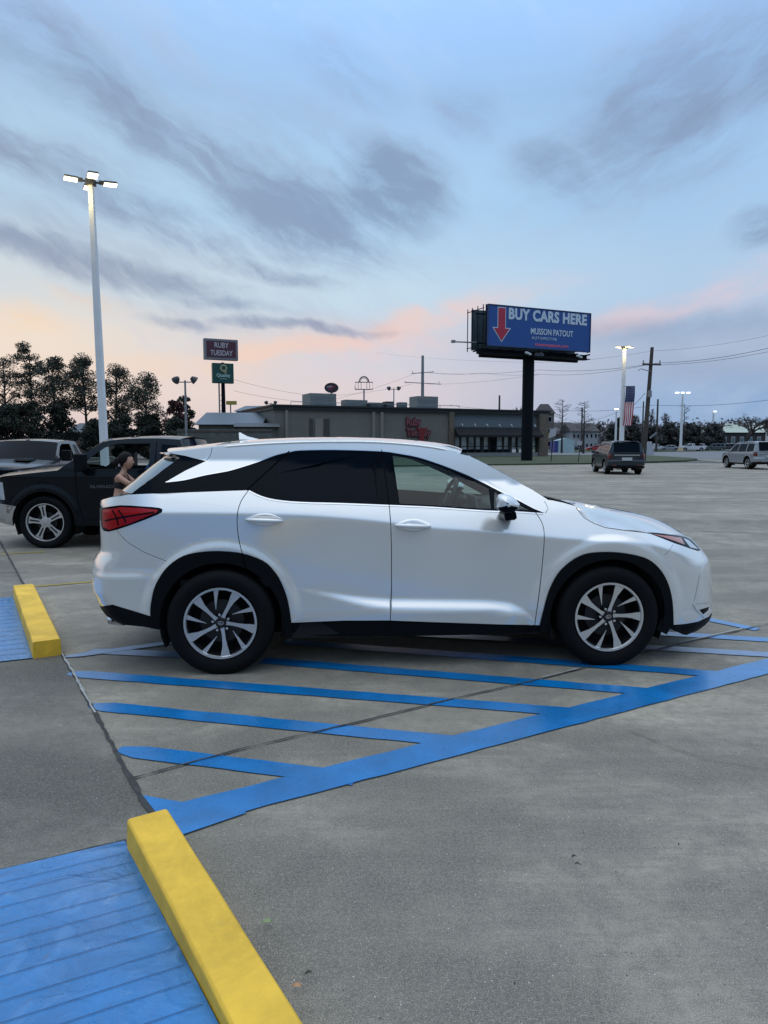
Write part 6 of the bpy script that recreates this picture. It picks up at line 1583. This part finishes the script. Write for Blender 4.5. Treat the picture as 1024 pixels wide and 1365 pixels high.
hip_house('brick house with a grey roof seen between the pine trunks', 92, 134, 577, 564, 95, 9, mat('brick_house', (.10, .065, .055), .9, var=.1), mat('house_roof', (.085, .10, .11), .8), wins=3)
# small signs on the lawn
sgn = thing('road_sign', 'yellow diamond warning sign by the motel tent', 'sign', (at(729.5, 592, 98).x, 98, 0)); m = MB(); m.tube([(0, 0, 0), (0, 0, 3.4)], .05, 6); m.build('post', M['galv'], sgn); z0 = zat(581, 98); m = MB(); m.prism([(0, .55), (.55, 0), (0, -.55), (-.55, 0)], -.04, -.08, lambda x, z, y: (x, y, z + z0)); m.build('sign_face', mat('warn_yellow', (.40, .27, .02), .5), sgn)
for (u, vb_, hgt, lb) in ((734.5, 617, 1.9, 'leaning white yard sign on the lawn right of the billboard post'), (771, 617.5, 1.5, 'thin stake sign on the lawn left of the dark slate SUV')):
    g_ = G(u, vb_); t_ = thing('yard_sign', lb, 'sign', (g_.x, g_.y, .12)); m = MB(); m.tube([(0, 0, 0), (.12, 0, hgt)], .035, 5); m.build('post', M['pole_black'], t_)
    m = MB(); m.prism([(-.25, hgt + .1), (.35, hgt + .3), (.45, hgt + 1.0), (-.15, hgt + .85)] if u < 750 else [(-.12, hgt - .1), (.25, hgt - .1), (.25, hgt + .25), (-.12, hgt + .25)], -.03, 0, lambda x, z, y: (x, y, z)); m.build('sign_face', mat('yard_white', (.36, .38, .42), .7), t_)
bn_ = thing('yard_sign', 'white triangular stand on the grass at the foot of the brown utility pole', 'sign', (at(866, 592, 105).x, 105, 0)); m = MB(); m.prism([(-.7, 0), (.7, 0), (.25, 2.0), (-.25, 2.0)], -.2, .2, lambda x, z, y: (x, y, z)); m.build('stand', mat('yard_white', (.36, .38, .42), .7), bn_); m = MB(); m.box((.5, 0, 2.9), (1.3, .1, .25), 0, Matrix.Rotation(R(-40), 3, 'Y')); m.build('arm', M['galv'], bn_)

# ------------------------------------------------------------------ trees
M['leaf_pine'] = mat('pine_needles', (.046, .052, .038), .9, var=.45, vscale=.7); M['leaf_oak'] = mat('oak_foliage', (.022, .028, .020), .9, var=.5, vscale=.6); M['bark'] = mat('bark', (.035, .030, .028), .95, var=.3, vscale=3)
M['leaf_red'] = mat('reddish_foliage', (.055, .020, .020), .9, var=.4, vscale=.6); M['twig'] = mat('bare_twigs', (.050, .042, .042), .95, var=.2); M['leaf_far'] = mat('far_hedge_foliage', (.052, .058, .056), .95, var=.5, vscale=.12); M['brush'] = mat('bare_brush', (.11, .098, .105), .95, var=.3, vscale=.2)  # far hedge base colour lightened to carry distance haze
def leaves(mb, c, rad, n, s, rnd, flat=.7):
    for _ in range(n):
        while True:
            p = Vector((rnd.uniform(-1, 1), rnd.uniform(-1, 1), rnd.uniform(-1, 1)))
            if p.length < 1: break
        p = Vector((p.x * rad, p.y * rad, p.z * rad * flat)) + c
        a = Vector((rnd.gauss(0, 1), rnd.gauss(0, 1), rnd.gauss(0, 1))).normalized(); b = a.cross(Vector((rnd.gauss(0, 1), rnd.gauss(0, 1), rnd.gauss(0, 1)))).normalized(); q = s * rnd.uniform(.5, 1.3)
        i = len(mb.v); mb.v += [tuple(p - a * q * .6), tuple(p + b * q * .28), tuple(p + a * q * .6), tuple(p - b * q * .28)]; mb.face((i, i + 1, i + 2, i + 3))
def leafy_tree(name, label, u, Y, v_top, w_px, crown_lo, m_, seed, clumps=26, per=120, s=.19, cat='tree', group=None, trunk_r=.2, shape='round'):
    rnd = random.Random(seed); p = at(u, 592, Y); T = thing(name, label, cat, (p.x, Y, 0), 0, group); H_ = zat(v_top, Y); Wd = w_px / F * Y / 2
    tr = MB(); bend = rnd.uniform(-.4, .4); tp = [(bend * (k / 6) ** 2, 0, H_ * .92 * k / 6) for k in range(7)]; tr.tube(tp, [trunk_r * (1 - .13 * k) for k in range(7)], 7); cr = MB()
    z0 = H_ * crown_lo; cl = (H_ - z0)
    for k in range(clumps):
        t = (k + .5) / clumps; z = z0 + cl * (t * .93 + .02) + rnd.uniform(-.3, .3)
        env = math.sin(math.pi * min(1, .18 + .80 * t)) ** .6 if shape == 'round' else (.45 + .75 * math.sin(math.pi * (t ** 1.3 * .9 + .05)))
        a = rnd.uniform(0, 2 * math.pi); r = Wd * env * rnd.uniform(.25, .82); bx = bend * (z / H_) ** 2
        c = Vector((bx + r * math.cos(a), r * math.sin(a), z)); rr = min(Wd * rnd.uniform(.28, .46), cl * .20); tr.tube([(bx * .8, 0, max(z - r * .5 - .2, .5)), tuple(c)], [trunk_r * .35, trunk_r * .1], 4, cap=False)
        leaves(cr, c, rr, per, s, rnd, .62)
    tr.build('trunk', M['bark'], T, fixn=False); cr.build('crown', m_, T, fixn=False); return T
PG = 'pine trees behind the pickup trucks'
leafy_tree('pine_tree', 'sparse pine at the far left edge of the photo', 10, 80, 474, 60, .50, M['leaf_pine'], 11, 26, 170, group=PG, shape='tall')
leafy_tree('pine_tree', 'tallest slender pine, second from the left edge', 45, 80, 457, 42, .52, M['leaf_pine'], 12, 26, 180, group=PG, shape='tall')
leafy_tree('pine_tree', 'broad pine between the tallest one and the white lamp post', 76, 78, 475, 58, .45, M['leaf_pine'], 13, 36, 250, group=PG)
leafy_tree('pine_tree', 'dense round topped pine just left of the white lamp post', 117, 78, 473, 52, .46, M['leaf_pine'], 14, 36, 250, group=PG)
leafy_tree('pine_tree', 'pine partly behind the white lamp post on its right', 155, 80, 488, 58, .42, M['leaf_pine'], 15, 32, 230, group=PG)
leafy_tree('pine_tree', 'isolated pine midway between the lamp post and the twin floodlights', 197, 78, 500, 58, .40, M['leaf_pine'], 16, 32, 230, group=PG)
leafy_tree('small_tree', 'dark reddish tree behind the twin floodlight pole', 236, 76, 532, 40, .2, M['leaf_red'], 17, 26, 160, .26)
leafy_tree('small_tree', 'dark green conical tree right of the reddish one', 250, 78, 525, 30, .15, M['leaf_pine'], 18, 24, 120, .26)
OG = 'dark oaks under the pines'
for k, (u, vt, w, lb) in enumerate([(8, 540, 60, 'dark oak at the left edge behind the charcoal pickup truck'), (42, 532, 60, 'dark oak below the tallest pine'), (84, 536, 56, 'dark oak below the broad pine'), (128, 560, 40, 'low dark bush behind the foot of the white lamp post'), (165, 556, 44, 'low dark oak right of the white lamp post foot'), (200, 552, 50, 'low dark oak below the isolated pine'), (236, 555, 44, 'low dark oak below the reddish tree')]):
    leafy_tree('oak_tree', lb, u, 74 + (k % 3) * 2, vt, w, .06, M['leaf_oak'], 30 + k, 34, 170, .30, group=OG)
def bare_tree(label, u, Y, v_top, w_px, seed, spread=.5, name='bare_tree', group=None, depth=6, cone=False, tr=.22, base_v=None):
    rnd = random.Random(seed); p = at(u, 592, Y); T = thing(name, label, 'tree', (p.x, Y, 0), 0, group); H_ = zat(v_top, Y); Wd = w_px / F * Y / 2; tb = MB(); bb = MB()
    if cone:
        tb.tube([(0, 0, 0), (0, 0, H_)], [tr, .03], 6)
        for k in range(46):
            z = H_ * (.25 + .74 * k / 46); a = rnd.uniform(0, 6.28); l = Wd * (1 - (k / 46) * .55) * rnd.uniform(.5, 1.1); e = Vector((l * math.cos(a), l * math.sin(a), z + l * .22)); bb.tube([(0, 0, z), tuple(e)], [.05, .015], 4, cap=False)
            for q in range(7):
                t = rnd.uniform(.3, 1); s_ = Vector((0, 0, z)).lerp(e, t); d = Vector((rnd.uniform(-1, 1), rnd.uniform(-1, 1), rnd.uniform(-.2, .9))) * l * .30; bb.tube([tuple(s_), tuple(s_ + d)], [.02, .010], 3, cap=False)
    else:
        def grow(pt, d, l, r, k):
            e = pt + d * l; (tb if k > depth - 2 else bb).tube([tuple(pt), tuple((pt + e) / 2 + Vector((rnd.uniform(-.05, .05), 0, rnd.uniform(-.03, .05))) * l), tuple(e)], [r, r * .85, r * .65], 5 if k > 3 else 3, cap=False)
            if k == 0: return
            for q in range(3 if k > 1 else 4):
                nd = (d + Vector((rnd.uniform(-1, 1), rnd.uniform(-1, 1), rnd.uniform(-.35, .6))) * spread * 1.5).normalized(); nd.x *= Wd / H_ * 1.9; nd.y *= Wd / H_ * 1.9; grow(e, nd, l * rnd.uniform(.62, .82), r * .6, k - 1)
        grow(Vector((0, 0, 0)), Vector((0, 0, 1)), H_ * .26, tr, depth)
    tb.build('trunk', M['bark'], T, fixn=False); bb.build('branches', M['twig'], T, fixn=False); return T
bare_tree('feathery bare cypress just right of the motel tower', 749, 128, 532, 44, 3, cone=True)
bare_tree('feathery bare cypress standing in front of the white motel', 778, 122, 535, 44, 4, cone=True)
bare_tree('bare tree crown showing above the restaurant roof left of the billboard post', 690, 120, 527, 30, 5, depth=5, tr=.25)
bare_tree('thin bare cypress behind the far lamp post with the concrete foot', 911, 175, 538, 30, 6, cone=True)
bare_tree('large spreading bare tree in front of the pale green roofed building', 995, 135, 539, 92, 7, spread=.62, depth=6, tr=.5)
bare_tree('bare tree cut by the right edge of the photo', 1030, 130, 548, 50, 8, depth=5)
BT = 'bare trees along the far woodland'
for k, (u, vt, w, lb) in enumerate([(845, 541, 34, 'bare tree behind the hanging flag'), (868, 536, 36, 'bare tree behind the brown utility pole'), (885, 542, 34, 'bare tree between the utility pole and the far lamp post'), (800, 556, 24, 'small bare tree right of the white motel'), (812, 552, 26, 'small bare tree beside the faint street lamp'), (930, 556, 30, 'low bare tree left of the single arm street lamp'), (957, 556, 34, 'low bare tree right of the single arm street lamp')]):
    bare_tree(lb, u, 190 + 5 * k, vt, w, 40 + k, spread=.5, depth=5, group=BT, tr=.25)
HG = 'dark evergreens along the far lot'
for k, (u, vt, w, lb) in enumerate([(817, 568, 30, 'dark evergreen left of the flag, nearest the motel'), (840, 563, 40, 'dark evergreen behind the flag'), (866, 568, 36, 'dark evergreen behind the brown utility pole'), (893, 566, 40, 'dark evergreen left of the far lamp post'), (922, 567, 44, 'dark evergreen behind the far white pickups'), (950, 566, 40, 'dark evergreen behind the single arm street lamp'), (828, 556, 14, 'slim pointed evergreen just left of the flag')]):
    leafy_tree('evergreen_tree', lb, u, 176 + (k % 3) * 4, vt, w, .02, M['leaf_far'], 60 + k, 26, 150, .75, group=HG, trunk_r=.3)
# woodland mass behind
rnd = random.Random(99); wd_ = MB()
for k in range(150):
    u = 790 + 330 * k / 150; Y = 215 + rnd.uniform(0, 20); p = at(u, 592, Y); z = zat(566 + rnd.uniform(-5, 5), Y) * .62; leaves(wd_, Vector((p.x, Y, z * .8)), z, 90, 1.1, rnd, 1.0)
tag(wd_.build('woodland', M['brush'], fixn=False), 'hazy brown bare woodland beyond the far parked cars', 'woodland', kind='stuff')
wd2 = MB()
for k in range(60):
    u = -260 + 520 * k / 60; Y = 120 + rnd.uniform(0, 10); p = at(u, 592, Y); z = zat(575 + rnd.uniform(-5, 5), Y) * .7; leaves(wd2, Vector((p.x, Y, z * .7)), z * 1.2, 130, .7, rnd, .9)
tag(wd2.build('woodland', M['leaf_oak'], fixn=False), 'dark wood far behind the pickup trucks and pines', 'woodland', kind='stuff')

# unseen trees added behind the camera for dark horizon reflections in paint and glass
rnd = random.Random(5); tb_ = MB()
for k in range(90):
    a = R(100 + 160 * k / 90 + rnd.uniform(-1, 1)); d = rnd.uniform(60, 72); h_ = rnd.uniform(4.0, 8.5)
    leaves(tb_, Vector((d * math.sin(a), d * math.cos(a) * .9, h_ * .45)), h_ * .6, 60, 1.4, rnd, .9)
tag(tb_.build('added_treeline', M['leaf_oak'], fixn=False), 'unseen dark tree line added behind the camera, mirrored low in the white crossover', 'trees', kind='stuff')
